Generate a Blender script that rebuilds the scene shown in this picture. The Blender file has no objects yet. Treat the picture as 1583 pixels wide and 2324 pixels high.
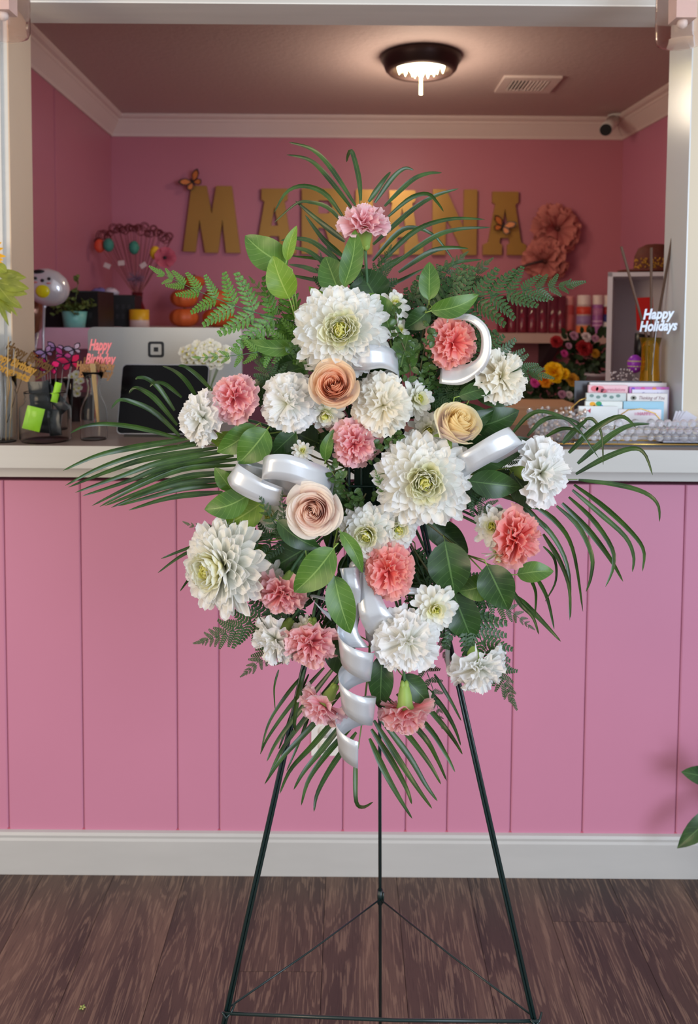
import bpy, math, random
from mathutils import Vector, Matrix, geometry, noise as mnoise
# ---------------------------------------------------------------- camera, world, lights, exposure
scene = bpy.context.scene
C = scene.collection
W, H = 1583, 2324
F, CX, CY = 1800.0, 791.5, 814.0
CAM = Vector((0, 0, 1.41))
ROT = Matrix.Rotation(math.radians(87.0), 3, 'X') @ Matrix.Rotation(math.radians(0.4), 3, 'Z')
cd = bpy.data.cameras.new('camera'); cam = bpy.data.objects.new('camera', cd); C.objects.link(cam)
cam.matrix_world = Matrix.Translation(CAM) @ ROT.to_4x4()
cd.sensor_fit = 'VERTICAL'; cd.sensor_height = 24.0; cd.lens = F / H * 24.0
cd.shift_y = -(H / 2 - CY) / H; cd.clip_start = 0.02
cd.dof.use_dof = True; cd.dof.focus_distance = 1.17; cd.dof.aperture_fstop = 3.6
scene.camera = cam
world = bpy.data.worlds.new('world'); scene.world = world; world.use_nodes = True
world.node_tree.nodes['Background'].inputs[0].default_value = (0.96, 0.97, 1.0, 1)
world.node_tree.nodes['Background'].inputs[1].default_value = 0.74
def area(name, loc, target, sx, sy, power, col):
    l = bpy.data.lights.new(name, 'AREA'); l.shape = 'RECTANGLE'; l.size = sx; l.size_y = sy; l.energy = power; l.color = col
    o = bpy.data.objects.new(name, l); C.objects.link(o); o.location = loc
    o.rotation_euler = (Vector(target) - Vector(loc)).to_track_quat('-Z', 'Y').to_euler(); return o
area('shop_window_light_right', (2.3, -1.7, 1.6), (0.3, 1.6, 1.0), 1.6, 2.0, 90, (0.70, 0.82, 1.0))
area('shop_window_light_left', (-2.4, -1.0, 1.6), (-0.5, 1.6, 1.0), 1.2, 1.6, 46, (1.0, 0.76, 0.50))
scene.view_settings.view_transform = 'Standard'; scene.view_settings.look = 'None'
scene.view_settings.exposure = 0.0; scene.view_settings.gamma = 1.0; scene.view_settings.use_curve_mapping = False
R = random.Random(7)
PI = math.pi
# ---------------------------------------------------------------- helpers
def P(x, y, Y):
    d = ROT @ Vector(((x - CX) / F, (CY - y) / F, -1.0)); return CAM + d * (Y / d.y)
def PZ(x, y, z):                                   # pixel to a horizontal plane
    d = ROT @ Vector(((x - CX) / F, (CY - y) / F, -1.0)); return CAM + d * ((z - CAM.z) / d.z)
def mpp(p):                                        # metres per pixel at a point
    return -(ROT.transposed() @ (p - CAM)).z / F
def face(r, u, t): return Vector((r, -t, u)).normalized()
def lin(c):
    c = c / 255.0
    return c / 12.92 if c <= .04045 else ((c + .055) / 1.055) ** 2.4
def L(c): return (lin(c[0]), lin(c[1]), lin(c[2]), 1)
MATS = {}
def newmat(name):
    m = bpy.data.materials.new(name); m.use_nodes = True
    return m, m.node_tree, m.node_tree.nodes['Principled BSDF']
def M(name, rgb, rough=.5, metal=0, var=.10, ns=12, bump=0, stretch=(1, 1, 1), transm=0, ior=1.45, emit=0, transl=0, spec=.5, coat=0, alpha=1, detail=4):
    if name in MATS: return MATS[name]
    m, nt, b = newmat(name)
    tc = nt.nodes.new('ShaderNodeTexCoord'); mp = nt.nodes.new('ShaderNodeMapping'); mp.inputs['Scale'].default_value = stretch
    nz = nt.nodes.new('ShaderNodeTexNoise'); nz.inputs['Scale'].default_value = ns; nz.inputs['Detail'].default_value = detail
    nt.links.new(tc.outputs['Object'], mp.inputs[0]); nt.links.new(mp.outputs[0], nz.inputs['Vector'])
    mx = nt.nodes.new('ShaderNodeMix'); mx.data_type = 'RGBA'
    c = L(rgb)
    mx.inputs[6].default_value = tuple(v * (1 - var) for v in c[:3]) + (1,)
    mx.inputs[7].default_value = tuple(min(1, v * (1 + var)) for v in c[:3]) + (1,)
    nt.links.new(nz.outputs[0], mx.inputs[0]); nt.links.new(mx.outputs[2], b.inputs['Base Color'])
    b.inputs['Roughness'].default_value = rough; b.inputs['Metallic'].default_value = metal
    b.inputs['Specular IOR Level'].default_value = spec; b.inputs['Coat Weight'].default_value = coat
    b.inputs['Transmission Weight'].default_value = transm; b.inputs['IOR'].default_value = ior; b.inputs['Alpha'].default_value = alpha
    if emit: nt.links.new(mx.outputs[2], b.inputs['Emission Color']); b.inputs['Emission Strength'].default_value = emit
    if bump:
        bp = nt.nodes.new('ShaderNodeBump'); bp.inputs['Strength'].default_value = bump; bp.inputs['Distance'].default_value = .003
        nt.links.new(nz.outputs[0], bp.inputs['Height']); nt.links.new(bp.outputs[0], b.inputs['Normal'])
    if transl: addtransl(nt, b, mx.outputs[2], transl)
    MATS[name] = m; return m
def addtransl(nt, b, colsock, k):
    t = nt.nodes.new('ShaderNodeBsdfTranslucent'); nt.links.new(colsock, t.inputs[0])
    ms = nt.nodes.new('ShaderNodeMixShader'); ms.inputs[0].default_value = k
    out = nt.nodes['Material Output']
    nt.links.new(b.outputs[0], ms.inputs[1]); nt.links.new(t.outputs[0], ms.inputs[2]); nt.links.new(ms.outputs[0], out.inputs[0])
def mth(nt, op, a, b=None, clamp=False):
    n = nt.nodes.new('ShaderNodeMath'); n.operation = op; n.use_clamp = clamp
    for i, v in enumerate((a, b)):
        if v is None: continue
        if hasattr(v, 'is_linked'): nt.links.new(v, n.inputs[i])
        else: n.inputs[i].default_value = v
    return n.outputs[0]
def leafmat(name, dark, light, vein, rough=.38, nv=8, transl=.12, veink=.5):
    if name in MATS: return MATS[name]
    m, nt, b = newmat(name)
    uv = nt.nodes.new('ShaderNodeUVMap'); sp = nt.nodes.new('ShaderNodeSeparateXYZ'); nt.links.new(uv.outputs[0], sp.inputs[0])
    a = mth(nt, 'ABSOLUTE', mth(nt, 'SUBTRACT', sp.outputs[0], .5))
    mid = mth(nt, 'LESS_THAN', a, .022)
    fr = mth(nt, 'FRACT', mth(nt, 'SUBTRACT', mth(nt, 'MULTIPLY', sp.outputs[1], nv), mth(nt, 'MULTIPLY', a, 3.2)))
    vn = mth(nt, 'MULTIPLY', mth(nt, 'LESS_THAN', fr, .07), veink)
    f = mth(nt, 'MAXIMUM', mth(nt, 'MULTIPLY', mid, .8), vn)
    tc = nt.nodes.new('ShaderNodeTexCoord'); nz = nt.nodes.new('ShaderNodeTexNoise'); nz.inputs['Scale'].default_value = 28; nz.inputs['Detail'].default_value = 5
    nt.links.new(tc.outputs['Object'], nz.inputs['Vector'])
    rp = nt.nodes.new('ShaderNodeValToRGB'); rp.color_ramp.elements[0].position = .35; rp.color_ramp.elements[1].position = .68
    rp.color_ramp.elements[0].color = L(dark); rp.color_ramp.elements[1].color = L(light)
    nt.links.new(nz.outputs[0], rp.inputs[0])
    mx = nt.nodes.new('ShaderNodeMix'); mx.data_type = 'RGBA'; mx.inputs[7].default_value = L(vein)
    nt.links.new(f, mx.inputs[0]); nt.links.new(rp.outputs[0], mx.inputs[6]); nt.links.new(mx.outputs[2], b.inputs['Base Color'])
    bp = nt.nodes.new('ShaderNodeBump'); bp.inputs['Strength'].default_value = .35; bp.inputs['Distance'].default_value = .001
    nt.links.new(mth(nt, 'MULTIPLY', f, -1), bp.inputs['Height']); nt.links.new(bp.outputs[0], b.inputs['Normal'])
    b.inputs['Roughness'].default_value = rough
    addtransl(nt, b, mx.outputs[2], transl)
    MATS[name] = m; return m
def petalmat(name, stops, rough=.6, transl=.25, lines=.06):
    if name in MATS: return MATS[name]
    m, nt, b = newmat(name)
    uv = nt.nodes.new('ShaderNodeUVMap'); sp = nt.nodes.new('ShaderNodeSeparateXYZ'); nt.links.new(uv.outputs[0], sp.inputs[0])
    rp = nt.nodes.new('ShaderNodeValToRGB'); e = rp.color_ramp.elements
    e[0].position = stops[0][0]; e[0].color = L(stops[0][1]); e[1].position = stops[-1][0]; e[1].color = L(stops[-1][1])
    for p, c in stops[1:-1]:
        q = e.new(p); q.color = L(c)
    nt.links.new(sp.outputs[1], rp.inputs[0])
    wv = mth(nt, 'SINE', mth(nt, 'MULTIPLY', sp.outputs[0], 55.0))
    hs = nt.nodes.new('ShaderNodeHueSaturation'); nt.links.new(rp.outputs[0], hs.inputs['Color'])
    nt.links.new(mth(nt, 'ADD', mth(nt, 'MULTIPLY', wv, lines * .5), 1 - lines * .5), hs.inputs['Value'])
    nt.links.new(hs.outputs[0], b.inputs['Base Color']); b.inputs['Roughness'].default_value = rough
    b.inputs['Specular IOR Level'].default_value = .3
    addtransl(nt, b, hs.outputs[0], transl)
    MATS[name] = m; return m
class MB:
    def __init__(s): s.v = []; s.f = []; s.uv = []; s.sm = []
    def quad_grid(s, pts, nu, nv, uvs=None, closed=False, smooth=True):   # pts[(j*nu+i)]
        o = len(s.v); s.v += [Vector(p) for p in pts]
        for j in range(nv - 1):
            for i in range(nu if closed else nu - 1):
                k = (i + 1) % nu
                s.f.append((o + j * nu + i, o + j * nu + k, o + (j + 1) * nu + k, o + (j + 1) * nu + i)); s.sm.append(smooth)
                i2 = i + 1
                s.uv.append([(i / (nu - 1 if not closed else nu), j / (nv - 1)), (i2 / (nu - 1 if not closed else nu), j / (nv - 1)),
                             (i2 / (nu - 1 if not closed else nu), (j + 1) / (nv - 1)), (i / (nu - 1 if not closed else nu), (j + 1) / (nv - 1))])
        return o
    def face(s, pts, smooth=False):
        o = len(s.v); s.v += [Vector(p) for p in pts]; s.f.append(tuple(range(o, o + len(pts)))); s.sm.append(smooth)
        s.uv.append([(.5, .5)] * len(pts)); return o
    def box(s, c, d, rot=None):
        c = Vector(c); h = Vector(d) / 2; o = len(s.v)
        for a in (-1, 1):
            for b in (-1, 1):
                for e in (-1, 1):
                    q = Vector((a * h.x, b * h.y, e * h.z))
                    if rot: q = rot @ q
                    s.v.append(c + q)
        for f in ((0, 1, 3, 2), (4, 6, 7, 5), (0, 4, 5, 1), (2, 3, 7, 6), (0, 2, 6, 4), (1, 5, 7, 3)):
            s.f.append(tuple(o + i for i in f)); s.sm.append(False); s.uv.append([(0, 0), (1, 0), (1, 1), (0, 1)])
        return s
    def bbox(s, x0, x1, y0, y1, z0, z1): return s.box(((x0 + x1) / 2, (y0 + y1) / 2, (z0 + z1) / 2), (x1 - x0, y1 - y0, z1 - z0))
    def tube(s, pts, r, n=7, cap=True):
        pts = [Vector(p) for p in pts]; rs = r if isinstance(r, (list, tuple)) else [r] * len(pts)
        g = []; prev = None
        for i, p in enumerate(pts):
            t = (pts[min(i + 1, len(pts) - 1)] - pts[max(i - 1, 0)]).normalized()
            if prev is None: a = t.orthogonal().normalized()
            else:
                a = prev - t * prev.dot(t); a = a.normalized() if a.length > 1e-6 else t.orthogonal().normalized()
            prev = a; b = t.cross(a)
            for k in range(n):
                th = 2 * PI * k / n; g.append(p + (a * math.cos(th) + b * math.sin(th)) * rs[i])
        o = s.quad_grid(g, n, len(pts), closed=True)
        if cap:
            s.f.append(tuple(o + k for k in reversed(range(n)))); s.sm.append(False); s.uv.append([(0, 0)] * n)
            q = o + (len(pts) - 1) * n
            s.f.append(tuple(q + k for k in range(n))); s.sm.append(False); s.uv.append([(0, 0)] * n)
        return s
    def lathe(s, prof, org=(0, 0, 0), n=24, mtx=None, ripple=None):
        g = []; org = Vector(org)
        for r, z in prof:
            for k in range(n):
                th = 2 * PI * k / n; rr = r * (ripple(th) if ripple else 1)
                q = Vector((rr * math.cos(th), rr * math.sin(th), z))
                if mtx is not None: q = mtx @ q
                g.append(org + q)
        s.quad_grid(g, n, len(prof), closed=True); return s
    def ball(s, c, r, n=10, sc=(1, 1, 1), mtx=None):
        prof = [(max(1e-4, math.sin(PI * i / (n - 2)) * r), -math.cos(PI * i / (n - 2)) * r) for i in range(n - 1)]
        g = []; c = Vector(c)
        for rr, z in prof:
            for k in range(n):
                th = 2 * PI * k / n; q = Vector((rr * math.cos(th) * sc[0], rr * math.sin(th) * sc[1], z * sc[2]))
                if mtx is not None: q = mtx @ q
                g.append(c + q)
        s.quad_grid(g, n, len(prof), closed=True); return s
    def strip(s, sec, thick=0):                          # sec: list of (a, b) edge points
        g = []
        for a, b in sec: g += [a, a.lerp(b, .5), b]
        s.quad_grid(g, 3, len(sec)); return s
    def mesh(s, name, inv=None):
        me = bpy.data.meshes.new(name)
        vs = s.v if inv is None else [inv @ v for v in s.v]
        me.from_pydata([tuple(v) for v in vs], [], s.f)
        u = me.uv_layers.new(name='UVMap'); flat = []
        for q in s.uv:
            for c in q: flat += [c[0], c[1]]
        u.data.foreach_set('uv', flat)
        me.polygons.foreach_set('use_smooth', s.sm); me.update(); return me
def wm(o): return o.matrix_basis.copy() if o.parent is None else wm(o.parent) @ o.matrix_basis
def build(name, mb, mat, parent=None, label=None):
    me = mb.mesh(name, wm(parent).inverted() if parent else None)
    me.materials.append(mat); o = bpy.data.objects.new(name, me); C.objects.link(o)
    if parent: o.parent = parent
    if label: o['label'] = label
    return o
def inst(name, me, parent, mtx):
    o = bpy.data.objects.new(name, me); C.objects.link(o)
    if parent: o.parent = parent
    o.matrix_basis = mtx; return o
def tag(o, label, cat, group=None):
    o['label'] = label; o['category'] = cat
    if group: o['group'] = group
    return o
def thing(name, label, cat, loc=(0, 0, 0), group=None, mtx=None):
    o = bpy.data.objects.new(name, None); C.objects.link(o); o.empty_display_size = .02
    o.matrix_basis = mtx if mtx is not None else Matrix.Translation(Vector(loc))
    return tag(o, label, cat, group)
def solo(name, mb, mat, label, cat, group=None):         # a thing that is one mesh, its origin at its base
    lo = [min(v[i] for v in mb.v) for i in range(3)]; hi = [max(v[i] for v in mb.v) for i in range(3)]
    t = Matrix.Translation(((lo[0] + hi[0]) / 2, (lo[1] + hi[1]) / 2, lo[2]))
    me = mb.mesh(name, t.inverted()); me.materials.append(mat)
    o = bpy.data.objects.new(name, me); C.objects.link(o); o.matrix_basis = t
    return tag(o, label, cat, group)
def struct(name, mb, mat, parent=None):
    o = build(name, mb, mat, parent)
    if parent is None: o['kind'] = 'structure'
    return o
def text(name, s, size, loc, mat, parent=None, rot=None, shear=0, ext=.0004, bold=0, width=None):
    cu = bpy.data.curves.new('t', 'FONT'); cu.body = s; cu.size = size; cu.align_x = 'CENTER'; cu.align_y = 'CENTER'; cu.shear = shear
    cu.extrude = ext; cu.offset = bold; cu.resolution_u = 3
    t = bpy.data.objects.new('t', cu); C.objects.link(t); bpy.context.view_layer.update()
    dg = bpy.context.evaluated_depsgraph_get(); me = bpy.data.meshes.new_from_object(t.evaluated_get(dg)); bpy.data.objects.remove(t)
    me.name = name; me.materials.clear(); me.materials.append(mat)
    m = Matrix.Translation(loc) @ (rot.to_4x4() if rot else Matrix.Identity(4)) @ Matrix.Rotation(PI / 2, 4, 'X')
    if width and len(me.vertices):
        w = max(v.co.x for v in me.vertices) - min(v.co.x for v in me.vertices); m = m @ Matrix.Diagonal((width / w, 1, 1, 1))
    if parent: m = wm(parent).inverted() @ m
    o = bpy.data.objects.new(name, me); C.objects.link(o); o.parent = parent; o.matrix_basis = m; return o
def spline(pts, n):                                      # Catmull-Rom through tuples
    out = []; m = len(pts) - 1
    for k in range(n + 1):
        t = k / n * m; i = min(int(t), m - 1); u = t - i
        p0, p1, p2, p3 = pts[max(i - 1, 0)], pts[i], pts[i + 1], pts[min(i + 2, m)]
        out.append(tuple(.5 * (2 * b + (c - a) * u + (2 * a - 5 * b + 4 * c - d) * u * u + (3 * b - a - 3 * c + d) * u ** 3) for a, b, c, d in zip(p0, p1, p2, p3)))
    return out
def extrude_poly(mb, loops, fn, d):                      # loops in 2-D, first is the outline; fn maps (x, y, depth)
    tri = geometry.tessellate_polygon([[Vector((x, y, 0)) for x, y in lp] for lp in loops])
    flat = [p for lp in loops for p in lp]
    for a, b, c in tri:
        mb.face([fn(*flat[i], 0) for i in (a, b, c)]); mb.face([fn(*flat[i], d) for i in (c, b, a)])
    for lp in loops:
        for i in range(len(lp)):
            a, b = lp[i], lp[(i + 1) % len(lp)]
            mb.face([fn(*a, 0), fn(*b, 0), fn(*b, d), fn(*a, d)])
    return mb
# ---------------------------------------------------------------- the room
def wallpaint(name, rgb, rough=.45):
    return M(name, rgb, rough, var=.035, ns=3.5, bump=.08, detail=8)
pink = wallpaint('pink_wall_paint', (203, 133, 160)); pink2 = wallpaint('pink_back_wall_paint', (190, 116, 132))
trimw = M('white_trim_paint', (212, 210, 204), .45, var=.05, ns=6, stretch=(1, 1, 9), bump=.15, detail=8)
trimh = M('white_board_paint', (200, 198, 192), .45, var=.06, ns=5, stretch=(.6, 1, 9), bump=.15, detail=8)
ceilm = M('ceiling_paint', (196, 172, 168), .8, var=.05, ns=60, bump=.6, detail=8)
crownm = M('crown_paint', (222, 200, 194), .55, var=.03, ns=5)
creamm = M('cream_post_paint', (214, 190, 164), .55, var=.06, ns=4, stretch=(3, 1, .5), bump=.1)
YW = 1.945                                             # face of the half wall
# floor of single planks
flo = thing('floor', '', '', (0, 0, 0)); del flo['label'], flo['category']; flo['kind'] = 'structure'
mb = MB().bbox(-2.6, 2.6, -1.2, 4.3, -.03, -.006); build('subfloor', mb, M('subfloor_dark', (60, 50, 46), .8), flo)
def woodmat():
    m, nt, b = newmat('dark_wood_plank'); oi = nt.nodes.new('ShaderNodeObjectInfo'); tc = nt.nodes.new('ShaderNodeTexCoord')
    ad = nt.nodes.new('ShaderNodeVectorMath'); ad.operation = 'ADD'; sc = nt.nodes.new('ShaderNodeVectorMath'); sc.operation = 'SCALE'
    cmb = nt.nodes.new('ShaderNodeCombineXYZ'); nt.links.new(oi.outputs['Random'], cmb.inputs[0]); nt.links.new(oi.outputs['Random'], cmb.inputs[1])
    nt.links.new(cmb.outputs[0], sc.inputs[0]); sc.inputs['Scale'].default_value = 40
    nt.links.new(tc.outputs['Object'], ad.inputs[0]); nt.links.new(sc.outputs[0], ad.inputs[1])
    mp = nt.nodes.new('ShaderNodeMapping'); mp.inputs['Scale'].default_value = (1, .13, 1); nt.links.new(ad.outputs[0], mp.inputs[0])
    n1 = nt.nodes.new('ShaderNodeTexNoise'); n1.inputs['Scale'].default_value = 11; n1.inputs['Detail'].default_value = 3; n1.inputs['Distortion'].default_value = .6; nt.links.new(mp.outputs[0], n1.inputs[0])
    # cathedral grain from contour lines of a stretched noise
    ct = mth(nt, 'SINE', mth(nt, 'MULTIPLY', n1.outputs[0], 95.0))
    mp2 = nt.nodes.new('ShaderNodeMapping'); mp2.inputs['Scale'].default_value = (1, .03, 1); nt.links.new(ad.outputs[0], mp2.inputs[0])
    n2 = nt.nodes.new('ShaderNodeTexNoise'); n2.inputs['Scale'].default_value = 420; n2.inputs['Detail'].default_value = 4; nt.links.new(mp2.outputs[0], n2.inputs[0])
    rp = nt.nodes.new('ShaderNodeValToRGB'); e = rp.color_ramp.elements; e[0].position = .3; e[0].color = L((60, 46, 44)); e[1].position = .72; e[1].color = L((116, 92, 78))
    q = e.new(.5); q.color = L((84, 65, 58)); nt.links.new(n1.outputs[0], rp.inputs[0])
    hs = nt.nodes.new('ShaderNodeHueSaturation'); nt.links.new(rp.outputs[0], hs.inputs['Color']); nt.links.new(mth(nt, 'ADD', mth(nt, 'MULTIPLY', oi.outputs['Random'], .35), .82), hs.inputs['Value'])
    gr = mth(nt, 'MULTIPLY', mth(nt, 'GREATER_THAN', mth(nt, 'ADD', mth(nt, 'MULTIPLY', ct, .12), n2.outputs[0]), .60), .40)
    mx = nt.nodes.new('ShaderNodeMix'); mx.data_type = 'RGBA'; mx.inputs[7].default_value = L((150, 124, 104)); nt.links.new(gr, mx.inputs[0]); nt.links.new(hs.outputs[0], mx.inputs[6])
    dk = mth(nt, 'MULTIPLY', mth(nt, 'LESS_THAN', n2.outputs[0], .42), .35)
    m2 = nt.nodes.new('ShaderNodeMix'); m2.data_type = 'RGBA'; m2.inputs[7].default_value = L((38, 28, 28)); nt.links.new(dk, m2.inputs[0]); nt.links.new(mx.outputs[2], m2.inputs[6])
    nt.links.new(m2.outputs[2], b.inputs['Base Color']); b.inputs['Roughness'].default_value = .5
    bp = nt.nodes.new('ShaderNodeBump'); bp.inputs['Strength'].default_value = .25; bp.inputs['Distance'].default_value = .001; nt.links.new(n2.outputs[0], bp.inputs['Height']); nt.links.new(bp.outputs[0], b.inputs['Normal'])
    return m
wood = woodmat(); pw, pl = .178, 1.22
plankmesh = MB().bbox(-pw / 2 + .0006, pw / 2 - .0006, 0, pl - .001, -.006, 0).mesh('floor_plank'); plankmesh.materials.append(wood)
for i in range(-14, 15):
    off = R.uniform(0, pl)
    for j in range(-1, 4):
        y0 = -1.2 + j * pl + off - pl * .5
        if y0 + pl > 1.97 and y0 < 1.96:
            # cut at the wall
            c = MB().bbox(-pw / 2 + .0006, pw / 2 - .0006, 0, 1.965 - y0, -.006, 0).mesh('floor_plank'); c.materials.append(wood)
            inst('floor_plank', c, flo, Matrix.Translation((i * pw + .04, y0, 0)))
        elif y0 < 1.9: inst('floor_plank', plankmesh, flo, Matrix.Translation((i * pw + .04, y0, 0)))
# half wall under the counter: vertical boards
wf = thing('wall_front', '', ''); del wf['label'], wf['category']; wf['kind'] = 'structure'
build('backing', MB().bbox(-2.6, 2.6, YW + .006, 2.16, 0, 1.0), M('groove_pink', (196, 124, 150), .6), wf)
gx = [P(x, 1890, YW).x for x in (20, 190, 403, 497, 777, 919, 1013, 1157, 1320, 1532)]
gx = [gx[0] - .55, gx[0] - .33, gx[0] - .15] + gx + [gx[-1] + .2, gx[-1] + .31, gx[-1] + .55]; gx = [-2.6] + gx + [2.6]
for a, b in zip(gx, gx[1:]):
    m_ = MB(); g = .0012
    pr = [(a + g, YW + .007), (a + g, YW + .002), (a + g + .003, YW), (b - g - .003, YW), (b - g, YW + .002), (b - g, YW + .007)]
    for (xa, ya), (xb, yb) in zip(pr, pr[1:]): m_.face([(xa, ya, 0), (xb, yb, 0), (xb, yb, 1.0), (xa, ya, 1.0)])
    build('wall_board', m_, pink, wf)
# skirting
def profile_run(mb, prof, x0, x1):                     # prof list of (y, z)
    for (ya, za), (yb, zb) in zip(prof, prof[1:]): mb.face([(x0, ya, za), (x1, ya, za), (x1, yb, zb), (x0, yb, zb)])
    return mb
bz = PZ(791, 1990, 0).y
b_ = MB(); profile_run(b_, [(YW + .002, 0), (bz, 0), (bz, .088), (bz + .004, .093), (bz + .003, .100), (bz + .007, .106), (YW + .002, .108)], -2.6, 2.6)
struct('baseboard_front', b_, M('skirting_paint', (190, 189, 186), .4, var=.06, ns=7, stretch=(1, 1, 4), bump=.12, detail=8))
struct('trim_1', MB().bbox(-2.6, 2.6, YW + .0005, YW + .004, .108, .111), M('paint_edge_red', (188, 84, 108), .5))
# counter
CT = 1.41 - .1657 * 1.862                                 # counter top height
cf = 1.862
counter = thing('counter', 'white painted service counter with a brown wood top across the pass-through', 'counter', (0, 2.0, 1.0))
topm = M('brown_laminate', (132, 112, 104), .28, var=.18, ns=9, stretch=(.25, 3, 1), detail=8)
build('counter_top', MB().bbox(-2.6, 2.6, cf, 2.285, CT - .006, CT), topm, counter)
z1 = P(791, 1067, cf).z; z2 = P(791, 1087, YW - .02).z
build('fascia_board', MB().bbox(-2.6, 2.6, cf - .001, cf + .018, z1, CT - .0003), trimh, counter)
build('core', MB().bbox(-2.6, 2.6, cf + .018, 2.283, z1 + .003, CT - .006), trimw, counter)
build('lower_moulding', MB().bbox(-2.6, 2.6, YW - .022, YW + .002, z2, z1 + .003), trimh, counter)
# posts and header of the opening
YP, YQ = 1.975, 2.112
xl = P(22, 500, YP).x; xr = P(1561, 500, YP).x; zh = P(791, 7, YP).z
struct('wall_opening_left', MB().bbox(-2.6, xl, YP, YQ, CT, 2.62), trimw)
struct('wall_opening_right', MB().bbox(xr, 2.6, YP, YQ, CT, 2.62), M('cream_wall_paint', (212, 200, 176), .5, var=.03, ns=4, bump=.1))
struct('wall_header', MB().bbox(xl, xr, YP, YQ, zh, 2.62), trimh)
struct('trim_2', MB().bbox(xl, xl + .003, YP - .0005, YQ + .001, CT, zh), creamm)
struct('trim_3', MB().bbox(xr - .003, xr, YP - .0005, YQ + .001, CT, zh), M('cool_white_post', (214, 220, 222), .22, var=.03, ns=5, bump=.05))
struct('trim_4', MB().bbox(xl + .003, xr - .003, YP + .0005, YQ + .001, zh - .003, zh), M('header_lining_paint', (236, 234, 228), .5, var=.08, ns=6, stretch=(.5, 4, 1), bump=.15, detail=8))
struct('trim_5', MB().bbox(xl - .034, xl - .014, YP - .010, YP, CT, 2.62), trimw)
# back room shell
YB = 4.05
xa, xb = P(253, 420, YB).x, P(1411, 420, YB).x
zc = P(791, 262, YB - .06).z
def vwall(name, x0, y0, x1, y1, z0, z1, m, t=.05, side=1):
    a, b = Vector((x0, y0, 0)), Vector((x1, y1, 0)); d = (b - a).normalized(); n = Vector((-d.y, d.x, 0)) * side
    mbx = MB(); q = [a, b, b + n * t, a + n * t]
    lo = [Vector((p.x, p.y, z0)) for p in q]; hi = [Vector((p.x, p.y, z1)) for p in q]
    mbx.face(lo[::-1]); mbx.face(hi)
    for i in range(4): mbx.face([lo[i], lo[(i + 1) % 4], hi[(i + 1) % 4], hi[i]])
    return struct(name, mbx, m)
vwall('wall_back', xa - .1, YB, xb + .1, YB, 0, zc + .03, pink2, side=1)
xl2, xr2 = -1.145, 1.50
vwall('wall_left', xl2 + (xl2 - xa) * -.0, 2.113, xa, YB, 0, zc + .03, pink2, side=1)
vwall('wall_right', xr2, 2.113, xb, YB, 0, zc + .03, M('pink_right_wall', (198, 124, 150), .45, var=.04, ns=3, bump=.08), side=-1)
struct('ceiling', MB().bbox(-1.35, 1.65, 2.113, YB + .05, zc, zc + .04), ceilm)
for i, x in enumerate((96, 118)):                       # faint board seams of the left wall
    pp = P(x, 500, 3.0 + i * .25); yy = 2.9 + i * .3
    xx = xl2 + (xa - xl2) * (yy - 2.165) / (YB - 2.165)
    struct('trim_%d' % (6 + i), MB().bbox(xx, xx + .003, yy, yy + .012, 1.0, zc - .1), pink2)
vc = P(244, 500, 3.98)
def crown(name, a, b, n):                              # a, b wall points (2-D), n inward normal
    pr = [(.0, -.098), (.008, -.098), (.012, -.086), (.030, -.060), (.046, -.036), (.052, -.030), (.052, -.022), (.066, -.016), (.074, -.008), (.074, 0)]
    mbx = MB(); a = Vector((*a, zc)); b = Vector((*b, zc)); n = Vector((*n, 0)).normalized(); d = (b - a).normalized()
    for (o1, h1), (o2, h2) in zip(pr, pr[1:]):
        q = [a + n * o1 + d * o1 + Vector((0, 0, h1)), b + n * o1 - d * o1 + Vector((0, 0, h1)), b + n * o2 - d * o2 + Vector((0, 0, h2)), a + n * o2 + d * o2 + Vector((0, 0, h2))]
        mbx.face(q)
    return struct(name, mbx, crownm)
crown('trim_8', (xa, YB), (xb, YB), (0, -1))
crown('trim_9', (xl2, 2.1), (xa, YB), (1, 0)); crown('trim_10', (xb, YB), (xr2, 2.1), (-1, 0))
# ---------------------------------------------------------------- ceiling light, vent, camera
lt = thing('ceiling_light', 'round dark-rimmed flush ceiling light with lit glass crystals', 'ceiling light', (0, 0, 0))
lc = PZ(955, 128, zc); bronze = M('dark_bronze', (58, 40, 38), .4, metal=.6); rr = 92 * mpp(lc)
lt.matrix_basis = Matrix.Translation((lc.x, lc.y, zc))
build('rim', MB().lathe([(rr * .98, 0), (rr, -.012), (rr * .93, -.03), (rr * .88, -.05), (rr * .80, -.062), (rr * .74, -.06), (rr * .72, -.03), (rr * .70, -.004)], (lc.x, lc.y, zc), 40), bronze, lt)
build('plate', MB().lathe([(rr * .72, -.006), (.001, -.006)], (lc.x, lc.y, zc), 30), M('mirror_plate', (225, 205, 150), .25, metal=.7), lt)
glow = M('glowing_crystal', (255, 240, 196), .3, emit=9)
cm = MB().lathe([(.002, -.005), (.009, -.018), (.006, -.03), (.0008, -.045)], (0, 0, 0), 6).mesh('crystal'); cm.materials.append(glow)
for i in range(46):
    a = i * 2.39996; q = math.sqrt((i + .5) / 46) * rr * .6
    inst('crystal', cm, lt, Matrix.Translation((q * math.cos(a), q * math.sin(a), -.012)))
build('wand', MB().tube([(lc.x, lc.y - .005, zc - .03), (lc.x, lc.y - .005, zc - .145)], .0062, 8), M('lit_acrylic_wand', (252, 236, 200), .3, emit=1.5), lt, 'pale rod hanging from the middle')
pl_ = bpy.data.lights.new('ceiling_bulb', 'POINT'); pl_.energy = 8; pl_.color = (1, .84, .64); pl_.shadow_soft_size = .1
po = bpy.data.objects.new('ceiling_bulb', pl_); C.objects.link(po); po.location = (lc.x, lc.y, zc - .17)
va, vb = PZ(1144, 171, zc), PZ(1122, 206, zc); vr = PZ(1277, 171, zc)
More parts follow.
